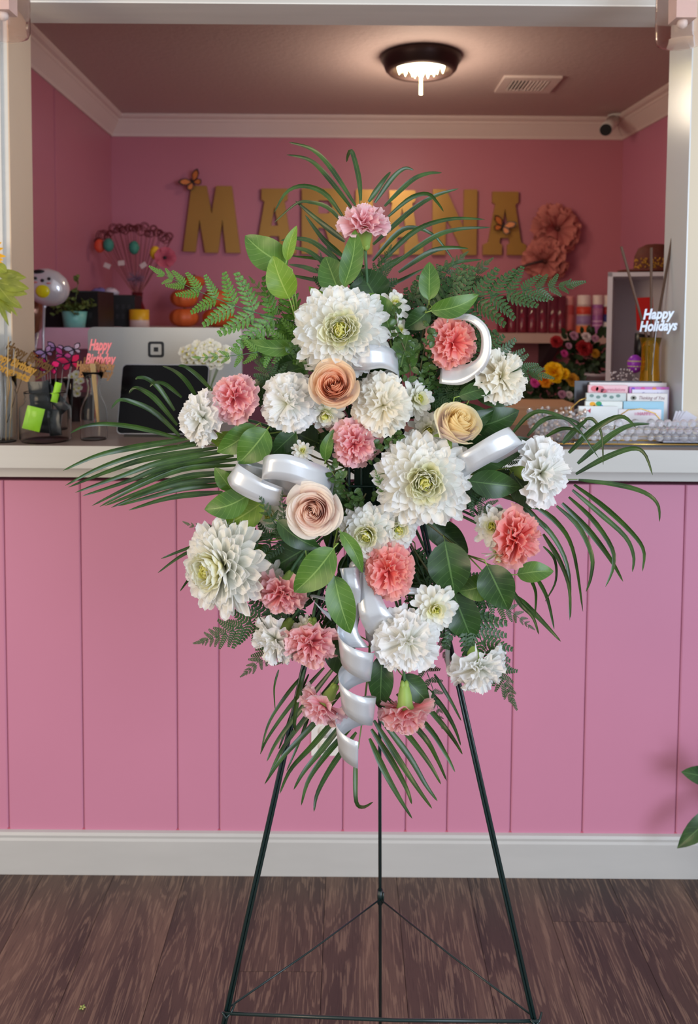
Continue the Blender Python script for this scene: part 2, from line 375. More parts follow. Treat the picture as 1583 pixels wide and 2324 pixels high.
vt = thing('ceiling_vent', 'white louvred air vent in the ceiling right of the light', 'vent', ((va.x + vr.x) / 2, (va.y + vb.y) / 2, zc))
cxv, cyv = (va.x + vr.x) / 2, (va.y + vb.y) / 2; wv, hv = vr.x - va.x, va.y - vb.y; hv = abs(hv)
fr = MB()
for s in (-1, 1):
    fr.box((cxv, cyv + s * hv * .41, zc - .005), (wv, hv * .18, .01)); fr.box((cxv + s * wv * .42, cyv, zc - .005), (wv * .16, hv * .64, .0098))
build('frame', fr, M('vent_white', (224, 206, 200), .5), vt)
build('duct', MB().box((cxv, cyv, zc - .0015), (wv * .7, hv * .66, .003)), M('duct_dark', (42, 36, 36), .8), vt)
for i in range(11):
    build('slat', MB().box((cxv + (i - 5) * wv * .062, cyv, zc - .006), (wv * .02, hv * .62, .011), Matrix.Rotation(.5 if i < 5 else -.5, 3, 'Y')), MATS['vent_white'], vt)
sc = thing('security_camera', 'small white bullet security camera under the right end of the crown moulding', 'camera', P(1378, 275, 3.9))
wpl = M('white_plastic', (214, 204, 200), .4); blk = M('black_plastic', (22, 22, 25), .35)
a, b = P(1390, 275, 3.92), P(1374, 294, 3.78)
build('housing', MB().tube([a, b], .030, 16), wpl, sc); build('lens', MB().tube([b, b + (b - a) * .05], .027, 16), blk, sc)
top = Vector((P(1396, 264, 3.94).x, 3.94, zc - .002))
build('bracket', MB().tube([top, top + Vector((0, 0, -.02)), a.lerp(b, .2)], [.04, .012, .012], 10), wpl, sc)
# ---------------------------------------------------------------- wall letters
gold = M('brushed_gold', (180, 136, 70), .35, metal=.45, var=.16, ns=2.2)
LT = {'M': [[(0, .02), (.15, 1), (.41, 1), (.50, .58), (.58, 1), (.85, 1), (1, 0), (.75, 0), (.685, .5), (.61, 0), (.385, 0), (.285, .5), (.215, .01)]],
      'A': [[(.2, 1), (.80, 1), (.80, .83), (.73, .80), (.88, .20), (1, .16), (1, 0), (.56, 0), (.56, .16), (.62, .19), (.60, .27), (.40, .27), (.38, .19), (.44, .16), (.44, 0), (0, 0), (0, .16), (.12, .20), (.27, .80), (.2, .83)],
            [(.5, .73), (.42, .43), (.58, .43)]],
      'R': [[(0, 0), (0, 1), (.7, 1), (.92, .91), (1, .73), (.93, .55), (.8, .47), (1, 0), (.68, 0), (.5, .4), (.36, .4), (.36, 0)], [(.36, .82), (.58, .82), (.66, .73), (.58, .62), (.36, .62)]],
      'I': [[(0, 0), (0, 1), (1, 1), (1, 0)]],
      'N': [[(0, 0), (0, 1), (.30, 1), (.70, .42), (.70, 1), (1, 1), (1, 0), (.72, 0), (.30, .58), (.30, 0)]]}
order = ['first of the row, with a butterfly on its corner', 'second of the row, the A next to the M', 'third of the row, behind the palm tips', 'narrow one behind the top carnation', 'the A between I and N', 'between two letters A at the right', 'last of the row, a butterfly on its crossbar']
for (ch, x0, y0, x1, y1), w_ in zip([('M', 415, 422, 545, 573), ('A', 573, 428, 672, 575), ('R', 684, 428, 790, 576), ('I', 806, 430, 846, 577), ('A', 862, 432, 962, 577), ('N', 980, 430, 1083, 578), ('A', 1095, 435, 1196, 578)], order):
    p0, p1 = P(x0, y1, YB - .03), P(x1, y0, YB - .03)
    mbx = extrude_poly(MB(), LT[ch], lambda x, y, d: Vector((p0.x + (p1.x - p0.x) * x, YB - .028 + d, p0.z + (p1.z - p0.z) * y)), .022)
    solo('wall_letter', mbx, gold, 'gold wall letter ' + ch + ', ' + w_, 'letter', 'gold letters on the back wall')
# monarch butterflies
def butterfly(c, s, yaw, label, cols=('monarch_orange', (206, 120, 60)), dark=(34, 24, 24), name='butterfly', cat='butterfly', tilt=0, group=None):
    t = thing(name, label, cat, c, group, Matrix.Translation(c) @ Matrix.Rotation(yaw, 4, 'Y') @ Matrix.Rotation(tilt, 4, 'X'))
    wmat = M(cols[0], cols[1], .5, var=.2, ns=60); dm = M('butterfly_dark_%d' % dark[0], dark, .5)
    up = [(0, .02), (.25, .5), (.62, .62), (.9, .55), (.8, .2), (.45, -.02), (0, -.02)]; lo = [(0, 0), (.45, -.02), (.66, -.25), (.5, -.5), (.22, -.45), (.02, -.1)]
    inv = wm(t)
    for sg in (-1, 1):
        for wname, o in (('upper_wing', up), ('lower_wing', lo)):
            f = lambda x, y, d, k=1.0, e=0: inv @ Vector((sg * x * s * k, -abs(x) * s * .35 - d - e, y * s * k))
            w = extrude_poly(MB(), [o], lambda x, y, d: f(x, y, d), -.0006); wo = build(wname, w, dm, t)
            cx = sum(p[0] for p in o) / len(o); cy = sum(p[1] for p in o) / len(o)
            cells = [[(cx + (x - cx) * .74, cy + (y - cy) * .74) for x, y in o]]
            build('wing_patch', extrude_poly(MB(), cells, lambda x, y, d: f(x, y, d, 1, .0011), -.0002), wmat, wo)
    build('body', MB().tube([inv @ Vector((0, -.002, -.35 * s)), inv @ Vector((0, -.004, .1 * s)), inv @ Vector((0, -.004, .3 * s))], [s * .03, s * .07, s * .04], 7), dm, t)
    return t
q = P(437, 413, YB - .05); butterfly(q, 30 * mpp(q), -.6, 'orange monarch butterfly on the top corner of the gold M')
q = P(1140, 514, YB - .05); butterfly(q, 30 * mpp(q), .35, 'orange monarch butterfly on the last gold A')
# outlet in the half wall
o_ = thing('wall_outlet', 'white double power outlet low in the pink half wall behind the hanging ribbon', 'outlet', P(738, 1675, YW))
a, b = P(706, 1712, YW), P(768, 1635, YW)
build('cover_plate', MB().bbox(a.x, b.x, YW - .006, YW, a.z, b.z), M('outlet_white', (226, 222, 216), .35), o_)
for k in (.28, .72):
    zc_ = a.z + (b.z - a.z) * k; xc = (a.x + b.x) / 2
    s = build('socket', MB().lathe([(.0165, 0), (.0165, .003), (.001, .003)], (xc, YW - .006, zc_), 20, Matrix.Rotation(PI / 2, 3, 'X')), M('socket_white', (214, 208, 202), .35), o_)
    sl = MB()
    for dx in (-.006, .006): sl.box((xc + dx, YW - .0092, zc_ + .003), (.0016, .0008, .008))
    sl.box((xc, YW - .0092, zc_ - .008), (.004, .0008, .004)); build('slot', sl, blk, s)
# ---------------------------------------------------------------- the standing spray: easel first
green_wire = M('dark_green_enamel', (24, 42, 42), .25, spec=.6)
apex = P(860, 775, 1.25)
zb = .36
bl, br, bk = PZ(514, 2294, zb), PZ(1211, 2312, zb), PZ(862, 2036, zb)
def ext(a, b, z): return a + (b - a) * ((a.z - z) / (a.z - b.z))
fl, frt, fb = ext(apex, bl, .003), ext(apex, br, .003), ext(apex, bk, .003)
ea = thing('wire_easel', 'dark green wire easel on three legs carrying the flower spray', 'easel', ((fl + frt + fb) / 3))
wr = .0026
for f_, sx in ((fl, 1), (frt, -1)):
    dlt = Vector((.0048 * sx, 0, 0)); top_ = apex + Vector((-sx * .006, 0, 0))
    build('leg', MB().tube([top_, f_], wr, 8), green_wire, ea)
    k = top_.lerp(f_, 1.0); build('leg_brace', MB().tube([top_ + dlt * 1.1, top_.lerp(f_, .97) + dlt * .9], wr * .85, 8), green_wire, ea)
build('leg', MB().tube([apex + Vector((0, .006, 0)), fb], wr * 1.15, 8), green_wire, ea)
sag = Vector((0, 0, -.008))
build('cross_bar', MB().tube([bl + Vector((-.006, -.004, 0)), bl.lerp(br, .55) + sag, br + Vector((.006, -.004, 0))], wr * .95, 8), green_wire, ea)
for q in (bl, br):
    build('side_bar', MB().tube([q + Vector((0, .004, 0)), q.lerp(bk, .5) + sag * .5, bk + Vector((0, -.005, 0))], wr * .6, 7), green_wire, ea)
    build('wire_hook', MB().tube([q + Vector((-.006, -.006, .004)), q + Vector((.0, -.008, -.004)), q + Vector((.007, -.004, 0)), q + Vector((.012, .003, .008))], wr * .7, 6), green_wire, ea)
build('clip', MB().tube([bk + Vector((0, 0, -.012)), bk + Vector((0, 0, .014))], wr * 2.0, 8).tube([bk + Vector((.005, -.004, -.008)), bk + Vector((.006, -.004, .012))], wr * .6, 6), green_wire, ea)
for z in (.62, .80):                                   # holding frame behind the flowers
    pass
CORE = P(850, 1080, 1.235)
# foam cage
cg = thing('foam_cage', 'dark green plastic cage holding the floral foam in the middle of the spray', 'cage', CORE)
cgm = M('cage_green', (20, 52, 44), .35); a, b = P(790, 1330, 1.2), P(905, 860, 1.2)
build('floral_foam', MB().bbox(a.x + .008, b.x - .008, 1.185, 1.235, a.z + .008, b.z - .008), M('wet_floral_foam', (20, 44, 32), .9, bump=.3, ns=90), cg)
bars = []
for i in range(5):
    x = a.x + (b.x - a.x) * i / 4; build('cage_bar', MB().tube([(x, 1.24, a.z), (x, 1.178, a.z), (x, 1.178, b.z), (x, 1.24, b.z)], .0022, 6), cgm, cg)
for i in range(9):
    z = a.z + (b.z - a.z) * i / 8; build('cage_bar', MB().tube([(a.x, 1.24, z), (a.x, 1.176, z), (b.x, 1.176, z), (b.x, 1.24, z)], .002, 6), cgm, cg)
# ---------------------------------------------------------------- petal meshes
def carn_petal(seed, mat, wide=.46):
    r = random.Random(seed); nu, nv = 15, 7; g = []
    p1, p2, p3 = [r.uniform(0, 6.28) for _ in range(3)]; k1 = r.uniform(5, 7.5); k2 = r.uniform(9, 13); tooth = [r.uniform(-.035, .03) for _ in range(nu)]; bend = r.uniform(.0, .22)
    for j in range(nv):
        v = j / (nv - 1)
        for i in range(nu):
            u = -1 + 2 * i / (nu - 1); hw = .05 + wide * v ** 1.1
            z = v * (1 - .16 * u * u) + (tooth[i] + (.02 if i % 2 else -.02) if j == nv - 1 else 0)
            y = bend * v * v + v ** 1.8 * (.085 * math.sin(p1 + k1 * u) + .045 * math.sin(p2 + k2 * u)) + .03 * v * math.sin(p3 + 6 * v)
            g.append((hw * u * (1 - .06 * math.sin(p2 + k1 * u)), y, z))
    m_ = MB(); m_.quad_grid(g, nu, nv); me = m_.mesh('petal'); me.materials.append(mat); return me
def strap_petal(mat, wid=.15, bend=-.1, cup=.5, tipr=.5, n=10):
    g = []; nu = 5
    for j in range(n):
        v = 1 - (1 - j / (n - 1)) ** 1.5; hw = wid * 1.12 * (.35 + .65 * math.sin(min(1, v / .75) * PI / 2)) * (1 if v < .84 else math.sqrt(max(.06, 1 - ((v - .84) / .165) ** 2)))
        for i in range(nu):
            u = -1 + 2 * i / (nu - 1)
            g.append((hw * u, bend * v * v - cup * hw * u * u * .9 + .012 * math.sin(v * 9), v * (1 - .03 * u * u)))
    m_ = MB(); m_.quad_grid(g, nu, n); me = m_.mesh('petal'); me.materials.append(mat); return me
pinkc = petalmat('carnation_pink', [(0, (238, 128, 134)), (.55, (252, 168, 174)), (1, (255, 214, 216))], transl=.36)
coral = petalmat('carnation_coral', [(0, (242, 110, 110)), (.6, (254, 144, 140)), (1, (255, 192, 184))], transl=.36)
pale = petalmat('carnation_pale_pink', [(0, (242, 144, 154)), (.5, (252, 190, 198)), (1, (255, 226, 230))], transl=.36)
white = petalmat('carnation_white', [(0, (238, 240, 214)), (.4, (252, 252, 244)), (1, (255, 255, 254))], transl=.36)
cream = petalmat('carnation_cream', [(0, (238, 234, 196)), (.5, (254, 249, 232)), (1, (255, 253, 244))], transl=.36)
CP = {}
for nm, mt in (('pink', pinkc), ('coral', coral), ('pale', pale), ('white', white), ('cream', cream)):
    CP[nm] = [carn_petal(hash(nm) % 1 + 17 * k + len(nm), mt) for k in range(7)]
mumw = petalmat('mum_white', [(0, (238, 238, 176)), (.3, (252, 252, 240)), (1, (255, 255, 255))], transl=.36)
mumm = petalmat('mum_cream', [(0, (232, 232, 128)), (.5, (250, 249, 212)), (1, (255, 255, 246))], transl=.36)
mumy = petalmat('mum_yellow_heart', [(0, (206, 210, 60)), (.6, (236, 234, 110)), (1, (250, 247, 176))], transl=.36)
mumg = petalmat('mum_green_heart', [(0, (120, 140, 40)), (1, (196, 198, 80))], transl=.15)
MP = {'w': [strap_petal(mumw, .125, -.14, .6), strap_petal(mumw, .14, -.02, .5), strap_petal(mumw, .115, -.24, .7), strap_petal(mumw, .13, .10, .4)],
      'm': [strap_petal(mumm, .15, -.32, .7), strap_petal(mumm, .16, -.2, .6)], 'y': [strap_petal(mumy, .15, -.45, .8), strap_petal(mumy, .14, -.3, .7)],
      'g': [strap_petal(mumg, .2, -.5, .7)]}
calyxm = M('calyx_green', (142, 172, 84), .5, var=.15, ns=30); stemm = M('stem_green', (74, 110, 72), .5, var=.12, ns=25); stemd = M('stem_dark_green', (50, 82, 56), .5, var=.12, ns=25)
def frame(center, fc, tw): return Matrix.Translation(center) @ fc.to_track_quat('Z', 'Y').to_matrix().to_4x4() @ Matrix.Rotation(tw, 4, 'Z')
def rz(a): return Matrix.Rotation(a, 4, 'Z')
def rx(a): return Matrix.Rotation(a, 4, 'X')
def stem_to_core(t, start, d, r=.0024, mat=None, end=None):
    end = end or (CORE + Vector((R.uniform(-.03, .03), R.uniform(-.01, .02), R.uniform(-.06, .06))))
    l = (end - start).length; p1 = start + d * l * .3
    pts = [start.lerp(p1, k).lerp(p1.lerp(end, k), k) for k in [i / 8 for i in range(9)]]
    build('stem', MB().tube(pts, r, 6), mat or stemm, t)
def carnation(x, y, dpx, col, fc, label, Y=1.15, n=46, asp=1.0, stem_end=None):
    f_ = face(*fc); c = P(x, y, Y); Rr = dpx / 2 * mpp(c) * .95; base = c - f_ * Rr * .42
    t = thing('carnation', label, 'flower', mtx=frame(base, f_, R.uniform(0, 6.3)), group='carnations in the spray')
    r = random.Random(x * 3 + y)
    for i in range(n):
        q = (i + .5) / n; th = math.radians(6 + 88 * q ** .62) + r.uniform(-.13, .13); ph = i * 2.39996 + r.uniform(-.25, .25)
        ln = Rr * (.84 + .22 * q + r.uniform(-.16, .13)); tw = r.uniform(-1, 1) * (1.1 - .7 * q)
        m_ = rz(ph) @ Matrix.Translation((0, Rr * .06 * q, Rr * .08 * (1 - q))) @ rx(-th) @ rz(tw) @ Matrix.Diagonal((ln * r.uniform(.8, 1.25) * (.6 + .55 * q), ln, ln, 1))
        inst('petal', r.choice(CP[col]), t, m_)
    M4 = wm(t); cl = Rr * .95
    cal = MB().lathe([(.05 * Rr, -cl), (.13 * Rr, -cl * .97), (.2 * Rr, -cl * .8), (.27 * Rr, -cl * .5), (.3 * Rr, -cl * .15), (.36 * Rr, 0.02 * Rr), (.28 * Rr, .04 * Rr)], (0, 0, 0), 14, ripple=lambda a: 1 + .06 * math.cos(5 * a))
    cal.v = [M4 @ v for v in cal.v]; ca = build('calyx', cal, calyxm, t)
    nb = MB()
    for k in range(4):
        a = k * PI / 2
        nb.ball((.1 * Rr * math.cos(a), .1 * Rr * math.sin(a), -cl * .88), Rr * .11, 7, (1, 1, 1.7))
    nb.v = [M4 @ v for v in nb.v]; build('bract', nb, calyxm, ca)
    stem_to_core(t, base - f_ * cl * .97, -f_, end=stem_end)
    return t
def mum(x, y, dpx, fc, label, Y=1.14, n=165, name='chrysanthemum', cat='flower', open_=1.0, heart=1.0, group='chrysanthemums in the spray', wide=1.0, tmax=104):
    f_ = face(*fc); c = P(x, y, Y); Rr = dpx / 2 * mpp(c); base = c - f_ * Rr * .28
    t = thing(name, label, cat, mtx=frame(base, f_, R.uniform(0, 6.3)), group=group)
    r = random.Random(x * 7 + y)
    for i in range(n):
        q = (i + .5) / n; th = math.radians(tmax * q ** .60 * open_) + r.uniform(-.07, .07); ph = i * 2.39996 + r.uniform(-.12, .12)
        ln = Rr * (.34 + .66 * q ** .66) * (1 + r.uniform(-.08, .09)); k = 'g' if q < .035 * heart else 'y' if q < .12 * heart else 'm' if q < .33 else 'w'
        wd = ln * (.84 + .45 * (1 - q)) * wide * r.uniform(.9, 1.15)
        m_ = rz(ph) @ Matrix.Translation((0, Rr * .10 * q, Rr * .16 * (1 - q))) @ rx(-th) @ rz(r.uniform(-.25, .25)) @ Matrix.Diagonal((wd, ln, ln, 1))
        inst('petal', r.choice(MP[k]), t, m_)
    M4 = wm(t)
    cal = MB().lathe([(.02 * Rr, -.3 * Rr), (.16 * Rr, -.22 * Rr), (.3 * Rr, -.05 * Rr), (.2 * Rr, .04 * Rr)], (0, 0, 0), 12); cal.v = [M4 @ v for v in cal.v]
    build('calyx', cal, calyxm, t); stem_to_core(t, base - f_ * Rr * .28, -f_, .002, stemd)
    return t
def rose(x, y, dpx, fc, mat_in, mat_out, label, Y=1.12, elong=1.15, openk=1.0):
    f_ = face(*fc); c = P(x, y, Y); Rr = dpx / 2 * mpp(c); base = c - f_ * Rr * .95 * elong
    t = thing('rose', label, 'flower', mtx=frame(base, f_, R.uniform(0, 6.3)), group='roses in the spray'); M4 = wm(t); r = random.Random(x)
    n = 40
    for i in range(n):
        q = i / (n - 1); rad = Rr * (.05 + .82 * q ** .9); ph = i * 2.25 + r.uniform(-.2, .2); span = 3.1 - 1.4 * q; hgt = Rr * elong * (1.42 - .36 * q ** 2.4); flare = (.02 + .36 * q ** 1.8) * openk
        nu, nv = 13, 9; g = []; p1 = r.uniform(0, 6.28)
        for j in range(nv):
            v = j / (nv - 1)
            for k in range(nu):
                u = -1 + 2 * k / (nu - 1); a = ph + u * span / 2
                edge = 1 - .30 * abs(u) ** 3
                prof = .30 + .70 * math.sin(min(1, v * 1.35) * PI / 2)
                rr_ = rad * prof * (1 - .16 * (1 - q) * v ** 3) + Rr * flare * v ** 4 * (.6 + .4 * (1 - u * u)) + Rr * .016 * math.sin(p1 + 5 * u) * v ** 2 + Rr * .035 * u
                zz = hgt * v * edge - Rr * flare * .55 * v ** 7
                g.append(M4 @ Vector((rr_ * math.cos(a), rr_ * math.sin(a), zz)))
        m_ = MB(); m_.quad_grid(g, nu, nv); build('petal', m_, mat_in if q < .62 else mat_out, t)
    for k in range(5):                                   # sepals
        a = k * 2 * PI / 5; g = []
        for j in range(5):
            v = j / 4
            for u in (-1, 0, 1): g.append(M4 @ (rz(a) @ Vector((Rr * .12 * u * (1 - v) ** .6, Rr * (.25 + .55 * math.sin(v * 1.6)), Rr * (.02 + .3 * v * (1 - v)) - Rr * .05))))
        m_ = MB(); m_.quad_grid(g, 3, 5); build('sepal', m_, calyxm, t)
    hp = MB().lathe([(.04 * Rr, -.3 * Rr), (.17 * Rr, -.22 * Rr), (.22 * Rr, -.05 * Rr), (.3 * Rr, .06 * Rr)], (0, 0, 0), 12); hp.v = [M4 @ v for v in hp.v]; build('calyx', hp, calyxm, t)
    stem_to_core(t, base - f_ * Rr * .28, -f_, .0028, stemm)
    return t
# ---------------------------------------------------------------- flowers
for a in [
 (826, 490, 118, 'pale', (-.05, .93, .36), 'light pink carnation standing at the very top of the spray', 1.2),
 (1032, 776, 118, 'coral', (.15, .1, 1), 'coral pink carnation framed by the round ribbon loop', 1.16),
 (523, 897, 112, 'pink', (-.45, .25, .85), 'pink carnation at the upper left beside a white one', 1.15),
 (440, 948, 122, 'white', (-.85, .05, .55), 'white carnation farthest left, in front of the tablet', 1.16),
 (647, 919, 128, 'white', (-.2, -.05, 1), 'white carnation left of the peach rose', 1.13),
 (867, 921, 134, 'cream', (-.12, .05, 1), 'cream white carnation right of the peach rose', 1.12),
 (1150, 852, 128, 'cream', (.5, .25, .8), 'cream carnation at the upper right below the fern', 1.15),
 (806, 1012, 112, 'pink', (.1, -.12, 1), 'pink carnation in the middle of the spray', 1.13),
 (1250, 1075, 150, 'white', (.72, .08, .6), 'large white carnation farthest right on a long bare stem', 1.15),
 (1187, 1228, 132, 'coral', (.68, -.1, .72), 'coral carnation at the right below the big white one', 1.14),
 (883, 1302, 122, 'coral', (.02, -.02, 1), 'coral carnation low in the middle above the ribbon tails', 1.11),
 (632, 1362, 112, 'pink', (-.3, -.62, .7), 'salmon pink carnation beside the lower left big chrysanthemum', 1.13),
 (612, 1468, 118, 'white', (-.55, -.55, .55), 'white carnation at the lower left, drooping', 1.14),
 (702, 1478, 124, 'pink', (-.05, -.6, .8), 'pink carnation at the lower left with its green calyx on top', 1.12),
 (930, 1467, 148, 'white', (.1, -.1, 1), 'big white carnation low in the middle, right of the ribbon', 1.11),
 (1093, 1534, 132, 'white', (.3, -.66, .62), 'white carnation lowest at the right beside the easel leg', 1.14),
 (722, 1618, 108, 'pale', (-.55, -.76, .35), 'light pink carnation hanging left of the ribbon curls', 1.14),
 (920, 1632, 122, 'pink', (.03, -.96, .22), 'pink carnation hanging head down right of the ribbon curls', 1.13)]:
    carnation(*a[:6], Y=a[6])
mum(772, 750, 212, (-.04, .12, 1), 'big white chrysanthemum with a yellow-green heart, uppermost', 1.13, 270)
mum(962, 1092, 218, (0, .02, 1), 'big white chrysanthemum with a yellow-green heart, middle right', 1.11, 270)
mum(490, 1290, 222, (-.62, .04, .78), 'big white chrysanthemum turned to the left at the lower left', 1.14, 270)
g2 = 'small chrysanthemums in the spray'
for x, y, d, fc, lb, Y, n in [
 (832, 1212, 136, (-.2, -.1, 1), 'cream spray chrysanthemum above the low coral carnation, left of its twin', 1.125, 130),
 (900, 1200, 112, (.35, .05, 1), 'cream spray chrysanthemum above the low coral carnation, right of its twin', 1.135, 90),
 (946, 906, 98, (.5, .15, .8), 'white spray chrysanthemum touching the cream carnation', 1.15, 60),
 (972, 975, 92, (.1, -.2, .9), 'white spray chrysanthemum left of the cream rose', 1.16, 60),
 (738, 938, 96, (0, -.45, .8), 'white spray chrysanthemum just below the peach rose', 1.15, 48),
 (668, 875, 80, (-.1, .5, .7), 'white spray chrysanthemum above the left white carnation', 1.17, 40),
 (895, 690, 82, (.2, .45, .8), 'white daisy-like chrysanthemum at the top right of the uppermost big one', 1.18, 34),
 (905, 748, 60, (.4, .1, .8), 'small white chrysanthemum right of the uppermost big one', 1.18, 34),
 (686, 1024, 56, (.1, .4, .9), 'tiny white chrysanthemum above the left ribbon loops', 1.15, 30),
 (985, 1382, 112, (.1, .1, 1), 'white spray chrysanthemum above the big lower carnation', 1.13, 55),
 (1118, 1195, 98, (-.35, .25, .85), 'cream chrysanthemum left of the right coral carnation', 1.15, 60),
 (1130, 1262, 74, (.1, -.8, .5), 'white chrysanthemum drooping under the cream one at the right', 1.15, 30),
 (608, 1318, 88, (-.2, .2, 1), 'white chrysanthemum behind the salmon carnation', 1.17, 55),
 (690, 1428, 66, (-.1, .4, .7), 'white chrysanthemum bud above the lower left pink carnation', 1.15, 34),
 (688, 800, 66, (-.5, -.2, .8), 'white chrysanthemum peeping out under the uppermost big one', 1.16, 34),
 (612, 1168, 92, (-.2, -.1, 1), 'white chrysanthemum behind the left ribbon loops', 1.19, 55),
 (812, 1385, 62, (-.2, -.5, .8), 'white chrysanthemum between the ribbon tails', 1.17, 34)]:
    mum(x, y, d, fc, lb, Y, n, 'spray_chrysanthemum', 'flower', group=g2, wide=1.25, heart=1.2, tmax=98)
rin = petalmat('rose_peach_heart', [(0, (255, 196, 170)), (.7, (255, 216, 194)), (1, (255, 222, 196))], .5, .5, .02); rout = petalmat('rose_peach_outer', [(0, (255, 232, 220)), (.6, (255, 232, 216)), (1, (255, 230, 196))], .5, .45, .02)
rin2 = petalmat('rose_cream_heart', [(0, (255, 214, 160)), (.6, (255, 234, 192)), (1, (255, 242, 200))], .5, .5, .02); rout2 = petalmat('rose_cream_outer', [(0, (255, 242, 240)), (.7, (255, 244, 236)), (1, (255, 244, 200))], .5, .45, .02)
rin3 = petalmat('rose_blush_heart', [(0, (255, 216, 204)), (.6, (255, 230, 222)), (1, (255, 240, 228))], .5, .5, .02); rout3 = petalmat('rose_blush_outer', [(0, (255, 236, 228)), (.7, (255, 238, 230)), (1, (255, 248, 236))], .5, .45, .02)
rose(757, 872, 108, (-.05, .30, .95), rin, rout, 'peach rose in the upper middle of the spray', 1.10, 1.05, .8)
rose(1043, 958, 106, (.30, .62, .70), rin2, rout2, 'cream yellow rose bud right of the middle', 1.11, 1.15, .8)
rose(709, 1161, 112, (-.12, .10, 1), rin3, rout3, 'pale blush rose left of the middle under the ribbon loops', 1.09, 1.0, 1.1)
# ---------------------------------------------------------------- palm fronds
palmm = leafmat('palm_green', (34, 60, 26), (62, 96, 36), (98, 132, 66), .32, 0.001, .10, 0)
def palm_leaflet(t, pts, w, Y0, Y1):
    sp = spline([tuple(map(float, p)) for p in pts], 14); n = len(sp); g = []; prevY = None
    P3 = [P(x, y, Y0 + (Y1 - Y0) * (i / (n - 1)) ** 1.3) for i, (x, y) in enumerate(sp)]
    for i in range(n):
        q = i / (n - 1); tg = (P3[min(i + 1, n - 1)] - P3[max(i - 1, 0)]).normalized()
        view = (P3[i] - CAM).normalized(); sd = tg.cross(view).normalized(); nn = sd.cross(tg).normalized()
        if nn.dot(view) > 0: nn = -nn
        hw = w / 2 * mpp(P3[i]) * min(1, (.35 + 2.6 * q)) * (max(0, 1 - q) ** .55) * 1.12 + .0002
        tw = .35 * math.sin(2.2 * q + pts[0][0]); s2 = sd * math.cos(tw) + nn * math.sin(tw)
        g += [P3[i] - s2 * hw, P3[i] - nn * hw * .38, P3[i] + s2 * hw]
    m_ = MB(); m_.quad_grid(g, 3, n); build('leaflet', m_, palmm, t)
def palm(label, rach, leaf, Y0, Y1, rY):
    t = thing('palm_frond', label, 'palm frond', P(*rach[0], rY[0]), group='palm fronds around the spray')
    n = 10; sp = spline([tuple(map(float, p)) for p in rach], n)
    build('rachis', MB().tube([P(x, y, rY[0] + (rY[1] - rY[0]) * i / n) for i, (x, y) in enumerate(sp)], [.0026 - .0018 * i / n for i in range(n + 1)], 6), M('rachis_green', (104, 128, 70), .5), t)
    for k, (w, *pts) in enumerate(leaf): palm_leaflet(t, pts, w, Y0 + .006 * math.sin(k * 1.7), Y1 + .03 * math.sin(k * 2.3))
palm('palm frond fanning upwards behind the top carnation', [(842, 800), (832, 640), (824, 545), (815, 450)],
 [(12, (806, 466), (748, 378), (706, 338), (655, 323)), (12, (800, 475), (740, 398), (700, 362), (650, 351)), (12, (778, 492), (738, 440), (690, 422), (650, 436), (622, 482)),
  (10, (798, 528), (748, 474), (706, 459), (672, 462), (622, 505)), (14, (782, 548), (722, 500), (670, 456)), (14, (778, 582), (735, 545), (692, 488)), (13, (818, 455), (814, 405), (799, 346), (790, 350), (786, 368)),
  (13, (836, 458), (868, 412), (886, 390)), (12, (850, 460), (890, 404), (918, 382), (938, 386)), (12, (872, 468), (930, 412), (968, 394), (1002, 392)), (11, (880, 492), (930, 450), (970, 440), (992, 460), (1006, 480)),
  (13, (846, 555), (930, 480), (985, 445), (1040, 428)), (12, (845, 592), (898, 532), (936, 516), (985, 535), (1030, 592)), (13, (856, 604), (940, 525), (1020, 497), (1100, 498)), (13, (884, 608), (980, 540), (1040, 520), (1112, 516)),
  (13, (904, 618), (975, 572), (1020, 562), (1062, 564)), (11, (990, 618), (1035, 596), (1092, 589)), (13, (774, 602), (715, 552), (672, 541), (636, 546)), (12, (736, 598), (695, 568), (645, 561)), (12, (826, 605), (745, 590), (660, 581)),
  (12, (722, 618), (690, 606), (655, 600)), (12, (780, 640), (720, 636), (650, 622)), (12, (822, 560), (800, 530), (770, 500)), (12, (824, 640), (785, 610), (740, 560)), (12, (826, 660), (790, 640), (752, 612)), (12, (838, 640), (880, 600), (945, 570)), (12, (836, 665), (900, 640), (960, 610))],
 1.26, 1.29, (1.25, 1.27))
palm('palm frond spreading to the left over the counter', [(700, 1060), (560, 1030), (500, 1014), (420, 996)],
 [(12, (412, 997), (320, 972), (240, 962), (190, 968), (160, 983)), (13, (408, 990), (350, 935), (300, 912), (270, 908), (252, 928)), (13, (402, 965), (355, 908), (325, 886), (305, 880), (292, 893)),
  (12, (396, 932), (362, 882), (335, 860), (314, 857), (308, 862)), (10, (412, 902), (375, 872), (350, 868), (340, 878)), (11, (448, 905), (422, 865), (396, 842), (368, 830)), (11, (482, 888), (448, 852), (420, 832), (404, 830)),
  (15, (424, 996), (290, 1018), (215, 1036), (143, 1068)), (14, (462, 1006), (330, 1028), (230, 1060), (148, 1102)), (14, (492, 1016), (340, 1040), (250, 1068), (155, 1106)), (15, (518, 1022), (370, 1048), (270, 1082), (170, 1118)),
  (14, (530, 1034), (380, 1058), (290, 1092), (186, 1126)), (14, (540, 1042), (400, 1062), (300, 1102), (208, 1148)), (13, (535, 1056), (420, 1064), (310, 1106), (226, 1150)), (15, (528, 1072), (420, 1082), (330, 1112), (237, 1148)),
  (14, (524, 1088), (420, 1096), (330, 1120), (252, 1152)), (13, (518, 1100), (420, 1108), (340, 1128), (268, 1148)), (14, (505, 1117), (420, 1124), (360, 1136), (292, 1158)), (9, (470, 1008), (440, 1003), (402, 1011))],
 1.22, 1.16, (1.24, 1.2))
